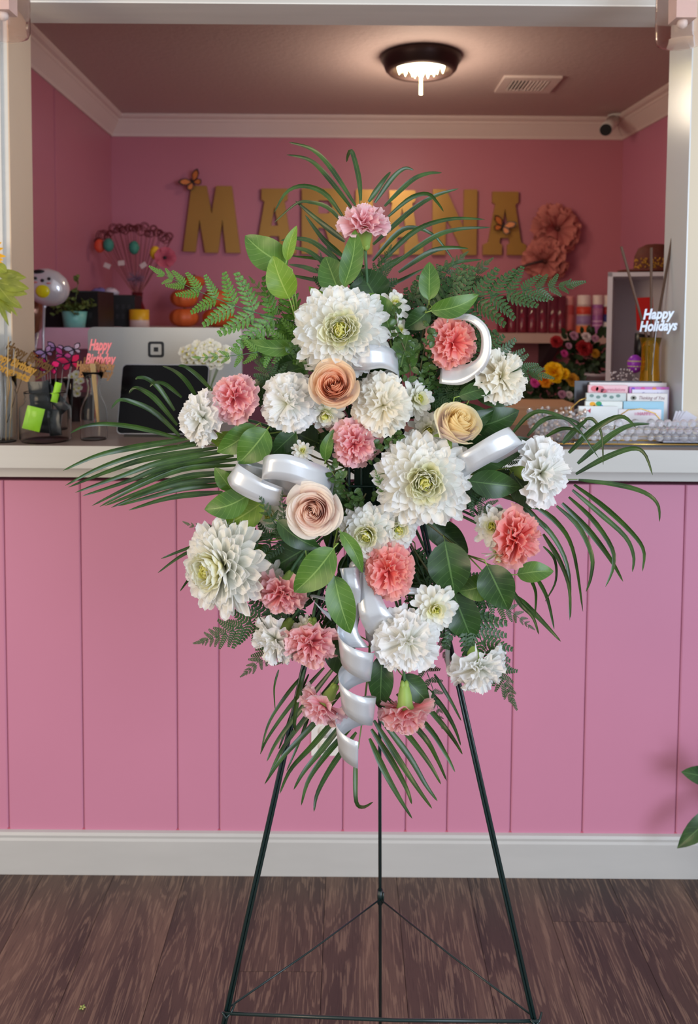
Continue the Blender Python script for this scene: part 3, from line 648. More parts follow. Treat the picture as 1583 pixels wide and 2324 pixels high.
palm('palm frond spreading and drooping to the right', [(900, 1080), (1060, 1090), (1180, 1090), (1310, 1088)],
 [(11, (1160, 986), (1196, 945), (1235, 934), (1300, 962), (1358, 1040)), (11, (1196, 990), (1225, 958), (1255, 947), (1300, 954), (1330, 975)), (10, (1236, 992), (1270, 974), (1300, 974), (1318, 985)),
  (15, (1276, 1006), (1310, 970), (1332, 952)), (8, (1325, 952), (1345, 952), (1364, 985), (1368, 1055)), (15, (1290, 1028), (1350, 972), (1408, 945), (1442, 970)), (15, (1310, 1052), (1380, 992), (1430, 965), (1474, 962)),
  (13, (1306, 1076), (1370, 1040), (1432, 1018), (1462, 1030), (1480, 1078)), (12, (1312, 1089), (1400, 1100), (1462, 1118), (1492, 1145), (1496, 1184)), (13, (1302, 1100), (1370, 1150), (1432, 1208), (1460, 1250), (1457, 1297)),
  (13, (1298, 1112), (1360, 1165), (1418, 1218), (1437, 1262), (1434, 1298)), (12, (1290, 1128), (1345, 1180), (1388, 1245), (1390, 1290), (1373, 1332)), (15, (1275, 1142), (1340, 1210), (1385, 1270), (1413, 1320)),
  (12, (1262, 1148), (1312, 1195), (1342, 1260), (1340, 1310), (1329, 1343)), (13, (1200, 1140), (1262, 1185), (1300, 1250), (1322, 1388)), (13, (1172, 1146), (1245, 1205), (1288, 1290), (1292, 1408)), (12, (1232, 1212), (1268, 1270), (1290, 1330), (1294, 1402)),
  (7, (1232, 1240), (1258, 1270), (1260, 1320), (1236, 1365)), (12, (1150, 1320), (1180, 1370), (1208, 1400), (1222, 1440)), (15, (1168, 1352), (1215, 1395), (1272, 1456)), (10, (1214, 1306), (1240, 1355), (1257, 1428)), (8, (1200, 1308), (1215, 1345), (1213, 1400)),
  (13, (1120, 1120), (1180, 1140), (1240, 1200))],
 1.2, 1.17, (1.24, 1.2))
palm('palm frond fanning downwards in front of the easel legs', [(842, 1300), (838, 1480), (826, 1600), (812, 1700)],
 [(9, (690, 1528), (648, 1580), (610, 1640), (592, 1705)), (7, (700, 1530), (665, 1610), (640, 1680), (632, 1700)), (10, (735, 1515), (660, 1600), (610, 1670), (590, 1712)), (13, (768, 1502), (690, 1600), (630, 1680), (605, 1728)), (13, (775, 1522), (700, 1620), (640, 1700), (604, 1776)),
  (14, (784, 1560), (705, 1650), (640, 1720), (600, 1780)), (14, (795, 1590), (715, 1685), (660, 1745), (634, 1802)), (14, (800, 1612), (735, 1695), (690, 1750), (666, 1792)), (14, (806, 1640), (742, 1710), (700, 1770), (683, 1828)), (14, (808, 1662), (752, 1740), (720, 1800), (712, 1842)),
  (12, (808, 1690), (806, 1760), (808, 1820), (824, 1832), (846, 1820)), (15, (838, 1676), (872, 1750), (905, 1810), (935, 1858)), (15, (842, 1655), (890, 1730), (922, 1790), (934, 1825)), (15, (848, 1635), (905, 1725), (948, 1790), (980, 1835)),
  (15, (858, 1625), (925, 1712), (965, 1780), (992, 1818)), (14, (868, 1600), (935, 1680), (975, 1735), (1000, 1780)), (14, (880, 1585), (960, 1670), (990, 1720), (1013, 1772)), (13, (900, 1575), (975, 1655), (1010, 1710), (1032, 1752)), (13, (930, 1560), (1000, 1640), (1030, 1680), (1049, 1712)),
  (12, (945, 1540), (1000, 1600), (1030, 1650), (1045, 1692)), (9, (985, 1530), (1022, 1590), (1046, 1636)), (12, (690, 1520), (676, 1580), (668, 1640), (672, 1660)), (5, (632, 1520), (622, 1560), (624, 1610)), (8, (712, 1590), (680, 1680), (650, 1750))],
 1.2, 1.15, (1.22, 1.17))
palm('short palm frond poking out at the far lower left', [(700, 1180), (600, 1215), (520, 1235)],
 [(10, (520, 1225), (440, 1240), (365, 1268)), (10, (520, 1238), (430, 1252), (358, 1300)), (9, (480, 1262), (440, 1300), (408, 1342)), (12, (640, 1212), (570, 1228), (500, 1262)), (10, (700, 1200), (660, 1300), (625, 1370))],
 1.22, 1.19, (1.24, 1.21))
# ---------------------------------------------------------------- ferns
def pinna_mesh(name, mat, seed, pairs=8, lobe=.24, curl=.0):
    r = random.Random(seed); m_ = MB()
    def bendp(x, y): return Vector((x + curl * y * y * .35, y, -.10 * y * y + .03 * abs(x)))
    g = []
    for j in range(6):
        v = j / 5; g += [bendp(-.012 * (1 - v), v), bendp(.012 * (1 - v), v)]
    m_.quad_grid(g, 2, 6)
    for i in range(pairs):
        q = i / pairs; yb = .05 + q * .9; ln = lobe * (1 - q) ** .7 * (1.0 if i else .8) + .03
        for s in (-1, 1):
            a = math.radians(52 - 12 * q); d = Vector((s * math.sin(a), math.cos(a))); nrm = Vector((d.y, -d.x)); hw = .9 / pairs * .42
            pr = [(0, .3), (.22, 1.0), (.4, .78), (.55, .85), (.72, .55), (.84, .5), (1, 0)]
            gg = []
            for k, (l_, w_) in enumerate(pr):
                c = Vector((0, yb)) + d * (l_ * ln)
                for sg in (-1, 0, 1):
                    q2 = c + nrm * (sg * hw * w_); b = bendp(q2.x, q2.y); b.z += (-.012 if sg == 0 else 0) - .25 * (l_ * ln) ** 1.5 + r.uniform(-.004, .004); gg.append(b)
            m_.quad_grid(gg, 3, len(pr))
    me = m_.mesh(name); me.materials.append(mat); return me
fernb = leafmat('fern_green', (66, 112, 36), (110, 156, 56), (120, 160, 84), .42, 0.001, .18, 0)
fernd = leafmat('fern_dark_green', (34, 66, 32), (62, 100, 46), (84, 118, 74), .42, 0.001, .12, 0)
PM = {'b': [pinna_mesh('pinna', fernb, s, curl=c) for s, c in ((1, .1), (2, .5), (3, -.3))], 'd': [pinna_mesh('pinna', fernd, s, curl=c) for s, c in ((4, .1), (5, .5), (6, -.3))]}
ferni = [0]
def fern(base, tip, wpx, Y0, Y1, label, k='d', n_=12, bow=.10, tiltx=.0, cat='fern frond'):
    a, b = P(*base, Y0), P(*tip, Y1); L_ = (b - a).length; d0 = (b - a).normalized(); r = random.Random(base[0] + tip[1])
    nrm = Vector((r.uniform(-.25, .25) + tiltx, -1, r.uniform(-.1, .35))); nrm = (nrm - d0 * nrm.dot(d0)).normalized(); sd = d0.cross(nrm)
    t = thing('fern_frond', label, cat, a, 'leatherleaf fern fronds in the spray'); wl = wpx * mpp(a)
    n = max(8, round(n_ * 1.05)); pts = [a.lerp(b, i / 12) + nrm * (bow * L_ * math.sin(PI * i / 12)) + sd * (bow * .5 * L_ * math.sin(PI * i / 12) * (1 if base[0] % 2 else -1)) for i in range(13)]
    build('rachis', MB().tube(pts, [.0013 - .001 * i / 12 for i in range(13)], 5), stemd if k == 'd' else stemm, t)
    M4i = wm(t).inverted()
    for i in range(n):
        q = 1 - (1 - (i + .5) / n) ** 1.5; f = q * 12; i0 = min(int(f), 11); p = pts[i0].lerp(pts[i0 + 1], f - i0); tg = (pts[i0 + 1] - pts[i0]).normalized()
        for s in (-1, 1):
            ln = wl * .5 * ((1 - q) ** .75 + .10) * r.uniform(.88, 1.1); an = math.radians(58 - 22 * q) + r.uniform(-.08, .08)
            dd = (sd * (s * math.sin(an)) + tg * math.cos(an) + nrm * r.uniform(-.22, .1)).normalized(); nz = (nrm + sd * r.uniform(-.5, .5) * .7); nz = (nz - dd * nz.dot(dd)).normalized(); xx = dd.cross(nz)
            m3 = Matrix((xx * ln * 1.15, dd * ln, nz * ln)).transposed().to_4x4(); m3.translation = p
            inst('pinna', r.choice(PM[k]), t, M4i @ m3)
    ln = wl * .14; nz = nrm; xx = tg.cross(nz); m3 = Matrix((xx * ln * 1.1, tg * ln, nz * ln)).transposed().to_4x4(); m3.translation = pts[-1]; inst('pinna', PM[k][0], t, M4i @ m3)
fern((690, 735), (368, 622), 250, 1.22, 1.13, 'bright green fern frond reaching far out at the upper left', 'b', 9)
fern((700, 760), (452, 812), 130, 1.2, 1.14, 'bright fern frond drooping towards the white daisies, under the upper left one', 'b', 9)
fern((720, 780), (575, 640), 130, 1.24, 1.2, 'fern frond standing behind the pair of light leaves at the upper left', 'b', 8)
fern((900, 760), (1288, 648), 290, 1.24, 1.14, 'large dark fern frond reaching far out at the upper right', 'd', 11)
fern((930, 790), (1225, 850), 250, 1.22, 1.16, 'dark fern frond hanging down above the upper right cream carnation', 'd', 12)
fern((850, 760), (880, 575), 170, 1.25, 1.24, 'dark fern frond standing upright right of the top carnation stem', 'd', 10)
fern((920, 760), (1045, 585), 170, 1.25, 1.22, 'dark fern frond standing upright behind the oval leaf', 'd', 10)
fern((990, 760), (1100, 600), 180, 1.25, 1.2, 'dark fern frond pointing up right behind the ribbon ring', 'd', 10)
fern((770, 720), (730, 590), 130, 1.25, 1.22, 'dark fern frond behind the upper pair of folded leaves', 'd', 9)
fern((690, 1330), (462, 1455), 190, 1.2, 1.15, 'fern frond drooping at the lower left, bluish where it shines', 'd', 12)
fern((680, 1360), (560, 1525), 150, 1.19, 1.15, 'fern frond hanging above the lower left white carnation', 'd', 10)
fern((960, 1300), (1160, 1585), 230, 1.21, 1.16, 'dark fern frond hanging at the lower right', 'd', 14)
fern((1020, 1320), (1200, 1420), 130, 1.2, 1.17, 'short dark fern frond pointing right under the lower right leaves', 'd', 10)
fern((930, 1240), (1010, 1490), 160, 1.22, 1.19, 'dark fern frond behind the lower white chrysanthemum', 'd', 11)
fern((690, 1230), (428, 1190), 120, 1.2, 1.17, 'dark fern frond behind the top of the left chrysanthemum', 'd', 11)
fern((660, 1225), (588, 1125), 80, 1.14, 1.12, 'small fern tip lying over the left ribbon loop', 'd', 9)
fern((662, 1215), (640, 1120), 64, 1.13, 1.12, 'small fern tip left of the blush rose', 'd', 9)
fern((700, 960), (585, 800), 180, 1.21, 1.18, 'fern frond behind the upper left pink carnation', 'd', 11)
fern((930, 930), (1080, 880), 150, 1.21, 1.18, 'dark fern frond left of the upper right cream carnation', 'd', 10)
fern((880, 1120), (852, 1070), 46, 1.13, 1.12, 'little fern tip left of the middle right chrysanthemum', 'b', 7)
fern((1080, 1130), (1200, 1010), 120, 1.22, 1.19, 'dark fern frond behind the right ribbon loop', 'd', 9)
fern((1060, 1120), (1150, 1190), 90, 1.18, 1.16, 'short dark fern frond left of the far right carnation', 'd', 8)
fern((800, 1330), (640, 1500), 160, 1.23, 1.2, 'dark fern frond behind the lower left pink carnation', 'd', 10)
fern((900, 1400), (1000, 1640), 120, 1.22, 1.19, 'dark fern frond hanging behind the big lower carnation', 'd', 10)
# ---------------------------------------------------------------- broad leaves on their sprigs
lfb = leafmat('salal_light_green', (112, 150, 44), (136, 172, 56), (176, 200, 96), .42, 7, .3, .45)
lfm = leafmat('salal_green', (66, 106, 38), (94, 134, 50), (134, 168, 88), .36, 8, .15, .4)
lfd = leafmat('salal_dark_green', (34, 64, 30), (54, 90, 38), (92, 128, 72), .34, 8, .08, .35)
LM = {'b': lfb, 'm': lfm, 'd': lfd}
def leaf_sprig(label, stem, leaves, Ys=1.2):
    p0 = P(*stem[0], Ys); t = thing('leaf_sprig', label, 'leaves', p0, 'broad leaf sprigs in the spray')
    pts = [P(x, y, Ys + .02 * i) for i, (x, y) in enumerate(stem)] + [CORE]
    build('stem', MB().tube(pts, .0016, 6), M('woody_stem', (96, 92, 58), .6), t)
    for (bx, by, tx, ty, w, k, Y, dz, bend) in leaves:
        a, b = P(bx, by, Y), P(tx, ty, Y + dz); d = (b - a); ln = d.length; d.normalize(); view = ((a + b) / 2 - CAM).normalized()
        sd = d.cross(view).normalized(); nn = -(sd.cross(d)).normalized()
        if nn.dot(view) > 0: nn = -nn
        hw = w / 2 * mpp(a) * 1.05; rr_ = random.Random(bx + ty); tw0 = rr_.uniform(-.35, .35); nu, nv = 9, 15; g = []
        p1, p2 = rr_.uniform(0, 6), rr_.uniform(0, 6)
        for j in range(nv):
            v = j / (nv - 1); wv_ = (math.sin(PI * v ** .82) ** .72) * (1 - .18 * v) if 0 < v < 1 else .012
            c = a + d * (ln * v) + sd * (bend * ln * math.sin(PI * v)) + nn * (.10 * ln * math.sin(PI * v))
            s2 = sd * math.cos(tw0 * v) + nn * math.sin(tw0 * v); n2 = nn * math.cos(tw0 * v) - sd * math.sin(tw0 * v)
            for i in range(nu):
                u = -1 + 2 * i / (nu - 1)
                g.append(c + s2 * (hw * wv_ * u) + n2 * (hw * (.22 * abs(u) ** 1.4 * wv_ + .05 * math.sin(p1 + 9 * v) * abs(u) + .02 * math.sin(p2 + 22 * v) * u * u)))
        m_ = MB(); m_.quad_grid(g, nu, nv); lf = build('leaf', m_, LM[k], t)
        build('petiole', MB().tube([a + d * ln * .03, a - d * ln * .10 - nn * .003, P(*stem[0], Ys)], [.0009, .0010, .0012], 5), MATS['calyx_green'], lf)
leaf_sprig('light leaves at the upper left, one yellow-green', [(683, 770), (720, 860)], [(652, 604, 556, 535, 78, 'm', 1.17, .01, .05), (650, 592, 673, 512, 30, 'b', 1.16, .0, .05), (656, 678, 618, 580, 70, 'b', 1.15, -.01, .03)], 1.17)
leaf_sprig('pair of tall folded leaves left of the top carnation stem', [(782, 665), (800, 800)], [(780, 650, 806, 520, 52, 'm', 1.17, .01, -.05), (772, 672, 738, 582, 72, 'm', 1.18, .02, .0), (760, 700, 700, 650, 34, 'b', 1.17, .0, .05)], 1.18)
leaf_sprig('leaves around the right side of the uppermost big chrysanthemum', [(885, 770), (870, 900)], [(885, 752, 836, 664, 58, 'm', 1.16, .01, -.08), (905, 852, 926, 756, 68, 'm', 1.17, .02, 0), (860, 690, 815, 610, 90, 'd', 1.23, .01, 0), (800, 700, 840, 620, 60, 'd', 1.23, .01, 0)], 1.2)
leaf_sprig('three oval leaves above the ribbon ring at the upper right', [(973, 690), (930, 900)], [(973, 682, 974, 594, 50, 'm', 1.17, .01, 0), (976, 706, 1086, 668, 50, 'm', 1.16, .0, -.08), (974, 702, 918, 745, 52, 'd', 1.17, .01, .05)], 1.19)
leaf_sprig('long leaf curving left above the upper left carnations', [(690, 790), (760, 900)], [(682, 782, 552, 772, 40, 'm', 1.17, -.01, .10), (700, 830, 600, 860, 46, 'd', 1.2, 0, 0), (690, 850, 640, 790, 50, 'd', 1.21, 0, 0)], 1.19)
leaf_sprig('round leaves left of the ribbon loops below the white carnation', [(600, 985), (720, 1040)], [(580, 966, 492, 1026, 62, 'm', 1.16, 0, .05), (606, 974, 540, 1052, 78, 'm', 1.15, -.005, .03), (672, 980, 618, 1030, 50, 'd', 1.18, 0, 0), (560, 1000, 470, 990, 44, 'b', 1.18, 0, .05)], 1.18)
leaf_sprig('leaves under the left ribbon loops, one yellowish', [(600, 1130), (720, 1120)], [(526, 1112, 487, 1061, 40, 'm', 1.17, 0, 0), (566, 1122, 463, 1156, 66, 'm', 1.155, 0, .08), (600, 1136, 494, 1200, 74, 'b', 1.165, .01, .03)], 1.18)
leaf_sprig('dark leaves behind the right ribbon loop', [(1050, 1080), (960, 1080)], [(1045, 1062, 1208, 998, 74, 'd', 1.18, .01, .02), (1062, 1092, 1180, 1106, 66, 'd', 1.15, .01, .0), (1160, 1072, 1222, 1156, 66, 'd', 1.18, .01, .0)], 1.19)
leaf_sprig('broad dark leaves at the lower right under the cream chrysanthemum', [(1060, 1260), (960, 1180)], [(1008, 1228, 1032, 1350, 100, 'd', 1.15, .0, .0), (1104, 1282, 1153, 1384, 88, 'd', 1.14, -.01, .0), (1110, 1322, 1040, 1342, 60, 'm', 1.16, .0, .05), (1172, 1304, 1256, 1296, 48, 'm', 1.16, 0, .03)], 1.18)
leaf_sprig('dark leaves hanging at the lower middle right', [(1000, 1340), (940, 1250)], [(1028, 1346, 1072, 1458, 82, 'd', 1.17, 0, 0), (1000, 1350, 960, 1330, 30, 'd', 1.18, 0, 0)], 1.19)
leaf_sprig('two glossy leaves in front of the ribbon knot', [(758, 1236), (800, 1180)], [(757, 1244, 667, 1344, 80, 'm', 1.09, 0, .04), (758, 1306, 796, 1438, 68, 'm', 1.085, 0, -.03), (772, 1206, 822, 1300, 34, 'm', 1.1, 0, .06)], 1.11)
leaf_sprig('dark leaves below and left of the blush rose', [(690, 1215), (760, 1180)], [(628, 1182, 728, 1246, 50, 'd', 1.12, 0, -.06), (700, 1240, 600, 1300, 70, 'd', 1.19, 0, 0), (690, 1270, 650, 1330, 50, 'd', 1.18, 0, 0), (570, 1240, 640, 1290, 44, 'm', 1.19, 0, 0)], 1.15)
leaf_sprig('dark leaves hanging under the big lower carnation', [(880, 1480), (860, 1380)], [(866, 1486, 862, 1608, 60, 'd', 1.15, 0, 0), (912, 1532, 972, 1596, 54, 'd', 1.15, 0, 0), (740, 1450, 800, 1540, 60, 'd', 1.17, 0, 0), (790, 1440, 770, 1520, 50, 'd', 1.18, 0, 0)], 1.18)
leaf_sprig('folded leaf left of the middle pink carnation', [(740, 1050), (790, 1100)], [(738, 1046, 757, 974, 30, 'm', 1.14, 0, .08), (800, 1150, 740, 1090, 40, 'd', 1.18, 0, 0)], 1.17)
leaf_sprig('dark leaves behind the cream rose', [(1010, 1000), (940, 1040)], [(1040, 900, 1130, 880, 40, 'd', 1.15, 0, .05), (990, 1010, 1120, 930, 60, 'd', 1.18, 0, 0), (1080, 900, 1170, 915, 34, 'd', 1.17, 0, 0)], 1.19)
rl = random.Random(5)
back = []
for k in range(46):                                    # dark leaves filling the depth of the spray
    a = rl.uniform(0, 2 * PI); q = math.sqrt(rl.uniform(.0, 1)); x = 845 + math.cos(a) * 260 * q; y = 1060 + math.sin(a) * 380 * q; da = a + rl.uniform(-.6, .6); l_ = rl.uniform(80, 120)
    back.append((x, y, x + math.cos(da) * l_, y + math.sin(da) * l_, rl.uniform(55, 75), 'd', 1.235, rl.uniform(-.015, .01), rl.uniform(-.06, .06)))
for i, lab in enumerate(('dark leaves filling the back of the spray at the top', 'dark leaves filling the back of the spray at the right', 'dark leaves filling the back of the spray at the bottom', 'dark leaves filling the back of the spray at the left')):
    sel = [b for b in back if int(((math.atan2(b[1] - 1060, b[0] - 845) + PI * .75) % (2 * PI)) / (PI / 2)) == i]
    leaf_sprig(lab, [(845 + (0, 60, 0, -60)[i], 1060 + (-80, 0, 80, 0)[i])], sel, 1.235)
# ---------------------------------------------------------------- boxwood sprigs
bxm = leafmat('boxwood_green', (44, 74, 36), (84, 116, 52), (110, 140, 74), .35, .001, .1, 0)
def round_leaf(mat):
    g = []
    for j in range(6):
        v = j / 5; hw = .33 * math.sin(PI * v ** .8) ** .6 if 0 < v < 1 else .02
        for u in (-1, 0, 1): g.append((hw * u, v, .10 * abs(u) - .12 * v * v))
    m_ = MB(); m_.quad_grid(g, 3, 6); me = m_.mesh('leaf'); me.materials.append(mat); return me
RL = round_leaf(bxm)
def boxwood(pts, Y, label, n=34, sz=20):
    t = thing('boxwood_sprig', label, 'leaves', P(*pts[0], Y), 'boxwood sprigs in the spray'); M4i = wm(t).inverted(); r = random.Random(pts[0][0])
    sp = [P(x, y, Y + .015 * (1 - i / 10)) for i, (x, y) in enumerate(spline([tuple(map(float, p)) for p in pts], 10))]
    build('stem', MB().tube(sp, .0011, 5), MATS['woody_stem'], t)
    for i in range(n):
        f = (i + .5) / n * 10; i0 = min(int(f), 9); p = sp[i0].lerp(sp[i0 + 1], f - i0) + Vector((r.uniform(-1, 1), r.uniform(-1, .3), r.uniform(-1, 1))) * .012
        d = Vector((r.uniform(-1, 1), r.uniform(-1, .1), r.uniform(-.7, 1))).normalized(); nz = Vector((r.uniform(-.5, .5), -1, r.uniform(-.2, .9))); nz = (nz - d * nz.dot(d)).normalized(); xx = d.cross(nz); ln = sz * mpp(p) * r.uniform(.7, 1.15)
        m3 = Matrix((xx * ln, d * ln, nz * ln)).transposed().to_4x4(); m3.translation = p; inst('leaf', RL, t, M4i @ m3)
boxwood([(925, 900), (930, 830), (905, 760), (893, 690)], 1.15, 'boxwood sprig climbing right of the uppermost big chrysanthemum', 44)
boxwood([(950, 880), (958, 810), (980, 745)], 1.16, 'boxwood sprig left of the ribbon-framed carnation', 44)
boxwood([(950, 900), (970, 860), (975, 830)], 1.18, 'boxwood sprig above the small white chrysanthemum at the centre right', 40)
boxwood([(720, 870), (700, 820), (670, 790)], 1.15, 'boxwood sprig left of the peach rose', 40)
boxwood([(830, 1200), (790, 1130), (752, 1060)], 1.14, 'boxwood sprig right of the blush rose', 56)
boxwood([(780, 1220), (800, 1170), (830, 1120)], 1.15, 'boxwood sprig in the dark middle of the spray', 44)
boxwood([(860, 1060), (880, 1010), (890, 975)], 1.13, 'boxwood rosette below the cream carnation in the centre', 34)
# flower buds and a fallen scrap
bd = thing('flower_bud', 'yellow-green chrysanthemum bud above the uppermost big bloom', 'bud', P(805, 684, 1.16))
build('bud_head', MB().ball(P(805, 680, 1.16), 12 * mpp(P(805, 680, 1.16)), 10, (1, 1, 1.15)), petalmat('bud_yellow', [(0, (190, 196, 110)), (1, (206, 208, 130))]), bd); build('stem', MB().tube([P(805, 690, 1.165), P(815, 760, 1.19)], .0015, 6), stemd, bd)
cr = PZ(187, 2287, .002); t = thing('fallen_blossom', 'tiny yellow-green scrap of blossom lying on the floor at the lower left', 'blossom', cr)
for k in range(5):
    a = k * 1.3; c = cr + Vector((math.cos(a) * .004, math.sin(a) * .004, .001)); build('petal', MB().ball(c, .0032, 6, (1, .6, .35), Matrix.Rotation(a, 3, 'Z')), MATS['calyx_green'] if k % 2 else MATS['bud_yellow'], t)
# ---------------------------------------------------------------- satin ribbon
def satin():
    m, nt, b = newmat('white_satin'); b.inputs['Base Color'].default_value = L((222, 226, 230)); b.inputs['Roughness'].default_value = .25
    b.inputs['Anisotropic'].default_value = .7; b.inputs['Metallic'].default_value = .4; b.inputs['Sheen Weight'].default_value = .2
    uv = nt.nodes.new('ShaderNodeUVMap'); sp = nt.nodes.new('ShaderNodeSeparateXYZ'); nt.links.new(uv.outputs[0], sp.inputs[0])
    wv = nt.nodes.new('ShaderNodeTexNoise'); wv.inputs['Scale'].default_value = 40; mp = nt.nodes.new('ShaderNodeMapping'); mp.inputs['Scale'].default_value = (.02, 1, 1)
    nt.links.new(uv.outputs[0], mp.inputs[0]); nt.links.new(mp.outputs[0], wv.inputs[0])
    bp = nt.nodes.new('ShaderNodeBump'); bp.inputs['Strength'].default_value = .06; bp.inputs['Distance'].default_value = .002; nt.links.new(wv.outputs[0], bp.inputs['Height']); nt.links.new(bp.outputs[0], b.inputs['Normal'])
    addtransl(nt, b, nt.nodes.new('ShaderNodeRGB').outputs[0], .12)
    [n for n in nt.nodes if n.type == 'RGB'][0].outputs[0].default_value = L((214, 218, 222)); return m
sat = satin()
rb = thing('ribbon_bow', 'white satin ribbon bow with loops through the spray and curled hanging tails', 'ribbon', P(820, 1240, 1.15))
def ribbon(name, secs, n=40, label=None):                # secs: (ax, ay, bx, by, Ya, Yb)
    sp = spline([tuple(map(float, s)) for s in secs], n); g = []
    for ax, ay, bx, by, Ya, Yb in sp:
        A, B = P(ax, ay, Ya), P(bx, by, Yb)
        for k in range(4): g.append(A.lerp(B, k / 3))
    m_ = MB(); m_.quad_grid(g, 4, len(sp)); o = build(name, m_, sat, rb, label)
    md = o.modifiers.new('thick', 'SOLIDIFY'); md.thickness = .0003
ribbon('ribbon_loop', [(760, 1085, 750, 1140, 1.16, 1.16), (745, 1064, 738, 1124, 1.13, 1.13), (700, 1045, 698, 1108, 1.105, 1.105), (650, 1031, 648, 1091, 1.095, 1.095), (608, 1033, 600, 1088, 1.10, 1.10), (597, 1046, 595, 1098, 1.13, 1.13), (615, 1062, 612, 1114, 1.15, 1.15), (650, 1070, 650, 1124, 1.155, 1.155), (690, 1080, 690, 1135, 1.16, 1.16)])
ribbon('ribbon_loop', [(640, 1070, 650, 1120, 1.165, 1.165), (600, 1056, 606, 1096, 1.165, 1.165), (566, 1044, 560, 1085, 1.165, 1.16), (546, 1044, 520, 1080, 1.15, 1.15), (540, 1052, 518, 1096, 1.13, 1.13), (562, 1068, 536, 1116, 1.12, 1.12), (600, 1090, 585, 1140, 1.12, 1.12), (645, 1108, 636, 1150, 1.13, 1.13)])
ribbon('ribbon_loop', [(795, 860, 800, 880, 1.16, 1.16), (786, 800, 788, 846, 1.13, 1.14), (828, 783, 832, 840, 1.12, 1.12), (862, 784, 868, 836, 1.125, 1.125), (890, 792, 896, 846, 1.14, 1.14), (902, 815, 906, 862, 1.16, 1.16), (880, 838, 884, 880, 1.17, 1.17), (850, 850, 852, 900, 1.175, 1.175)])
ribbon('ribbon_loop', [(985, 790, 992, 800, 1.19, 1.18), (990, 738, 1000, 750, 1.19, 1.18), (1022, 716, 1024, 727, 1.175, 1.17), (1070, 714, 1062, 730, 1.15, 1.15), (1106, 744, 1089, 756, 1.135, 1.14), (1114, 792, 1088, 802, 1.13, 1.14), (1098, 838, 1066, 824, 1.135, 1.15), (1050, 872, 1032, 828, 1.15, 1.17), (996, 870, 1000, 828, 1.165, 1.18)], label='round ribbon loop behind the coral carnation')
ribbon('ribbon_loop', [(1000, 1060, 1030, 1095, 1.17, 1.17), (1036, 1036, 1062, 1078, 1.12, 1.12), (1080, 1008, 1108, 1052, 1.11, 1.11), (1120, 984, 1150, 1030, 1.11, 1.11), (1150, 970, 1183, 1008, 1.12, 1.12), (1152, 974, 1186, 1016, 1.14, 1.14), (1120, 1000, 1150, 1038, 1.16, 1.16), (1060, 1040, 1080, 1078, 1.18, 1.18)])
# curled tail: a helix of flat ribbon
def helix(cx, y0, y1, rpx, wpx, turns, ph, Y, n=90, label=None, sway=0):
    g = []
    for i in range(n + 1):
        q = i / n; th = ph + turns * 2 * PI * q; c = P(cx + sway * q, y0 + (y1 - y0) * q, Y); k = mpp(c); r_ = rpx * k * (1 - .1 * math.sin(5 * q))
        e = c + Vector((math.cos(th) * r_, math.sin(th) * r_, 0)); sl = Vector((-math.sin(th), math.cos(th), 0)) * .35 * wpx * k * 0
        hw = wpx * k * .5; up = (Vector((0, 0, 1)) + Vector((math.cos(th), math.sin(th), 0)) * .12).normalized()
        for s in (-1, -.33, .33, 1): g.append(e + up * hw * s)
    m_ = MB(); m_.quad_grid(g, 4, n + 1); o = build('ribbon_tail', m_, sat, rb, label); md = o.modifiers.new('thick', 'SOLIDIFY'); md.thickness = .0003
helix(808, 1455, 1690, 40, 66, 2.35, 2.6, 1.12, label='ribbon tail hanging in corkscrew curls')
ribbon('ribbon_tail', [(770, 1290, 812, 1286, 1.13, 1.13), (778, 1330, 818, 1340, 1.12, 1.12), (770, 1385, 815, 1390, 1.13, 1.13), (762, 1428, 812, 1432, 1.13, 1.13), (778, 1470, 836, 1470, 1.125, 1.125)])
ribbon('ribbon_tail', [(815, 1300, 850, 1290, 1.14, 1.14), (812, 1345, 860, 1340, 1.13, 1.13), (816, 1400, 880, 1385, 1.12, 1.12), (838, 1440, 895, 1400, 1.125, 1.125), (870, 1450, 896, 1380, 1.15, 1.15), (850, 1440, 870, 1380, 1.17, 1.17)])
ribbon('ribbon_tail', [(860, 1330, 862, 1345, 1.15, 1.14), (900, 1330, 905, 1348, 1.145, 1.14), (960, 1336, 965, 1350, 1.15, 1.145), (990, 1345, 990, 1352, 1.17, 1.17)])
ribbon('ribbon_tail', [(760, 1360, 765, 1375, 1.15, 1.13), (705, 1350, 710, 1356, 1.14, 1.13), (720, 1372, 728, 1385, 1.13, 1.13), (748, 1392, 752, 1410, 1.14, 1.14)])
ribbon('ribbon_tail', [(1008, 1400, 1022, 1400, 1.17, 1.17), (1010, 1450, 1022, 1450, 1.165, 1.165), (1010, 1500, 1020, 1500, 1.165, 1.165), (1018, 1536, 1026, 1532, 1.17, 1.17), (1030, 1520, 1040, 1510, 1.175, 1.175), (1045, 1490, 1052, 1488, 1.18, 1.18)])
ribbon('ribbon_tail', [(826, 1410, 830, 1450, 1.16, 1.16), (850, 1430, 850, 1476, 1.155, 1.155), (880, 1440, 876, 1470, 1.16, 1.16)])
build('ribbon_knot', MB().ball(P(815, 1285, 1.15), .014, 10, (1.1, .7, .8)), sat, rb)
# ---------------------------------------------------------------- things on the counter, left
glass = M('clear_glass', (252, 253, 253), .02, transm=1, ior=1.18, var=0)
def glass_lathe(prof, org, t=.0018, n=28, mat=None, name='glass_body', parent=None):
    inner = [(max(.0005, r - t), z + (t if i == 0 else 0)) for i, (r, z) in enumerate(prof)]
    return build(name, MB().lathe([(.0005, prof[0][1])] + prof + inner[::-1] + [(.0005, prof[0][1] + t)], org, n), mat or glass, parent)
def on_counter(x, y): return PZ(x, y, CT)
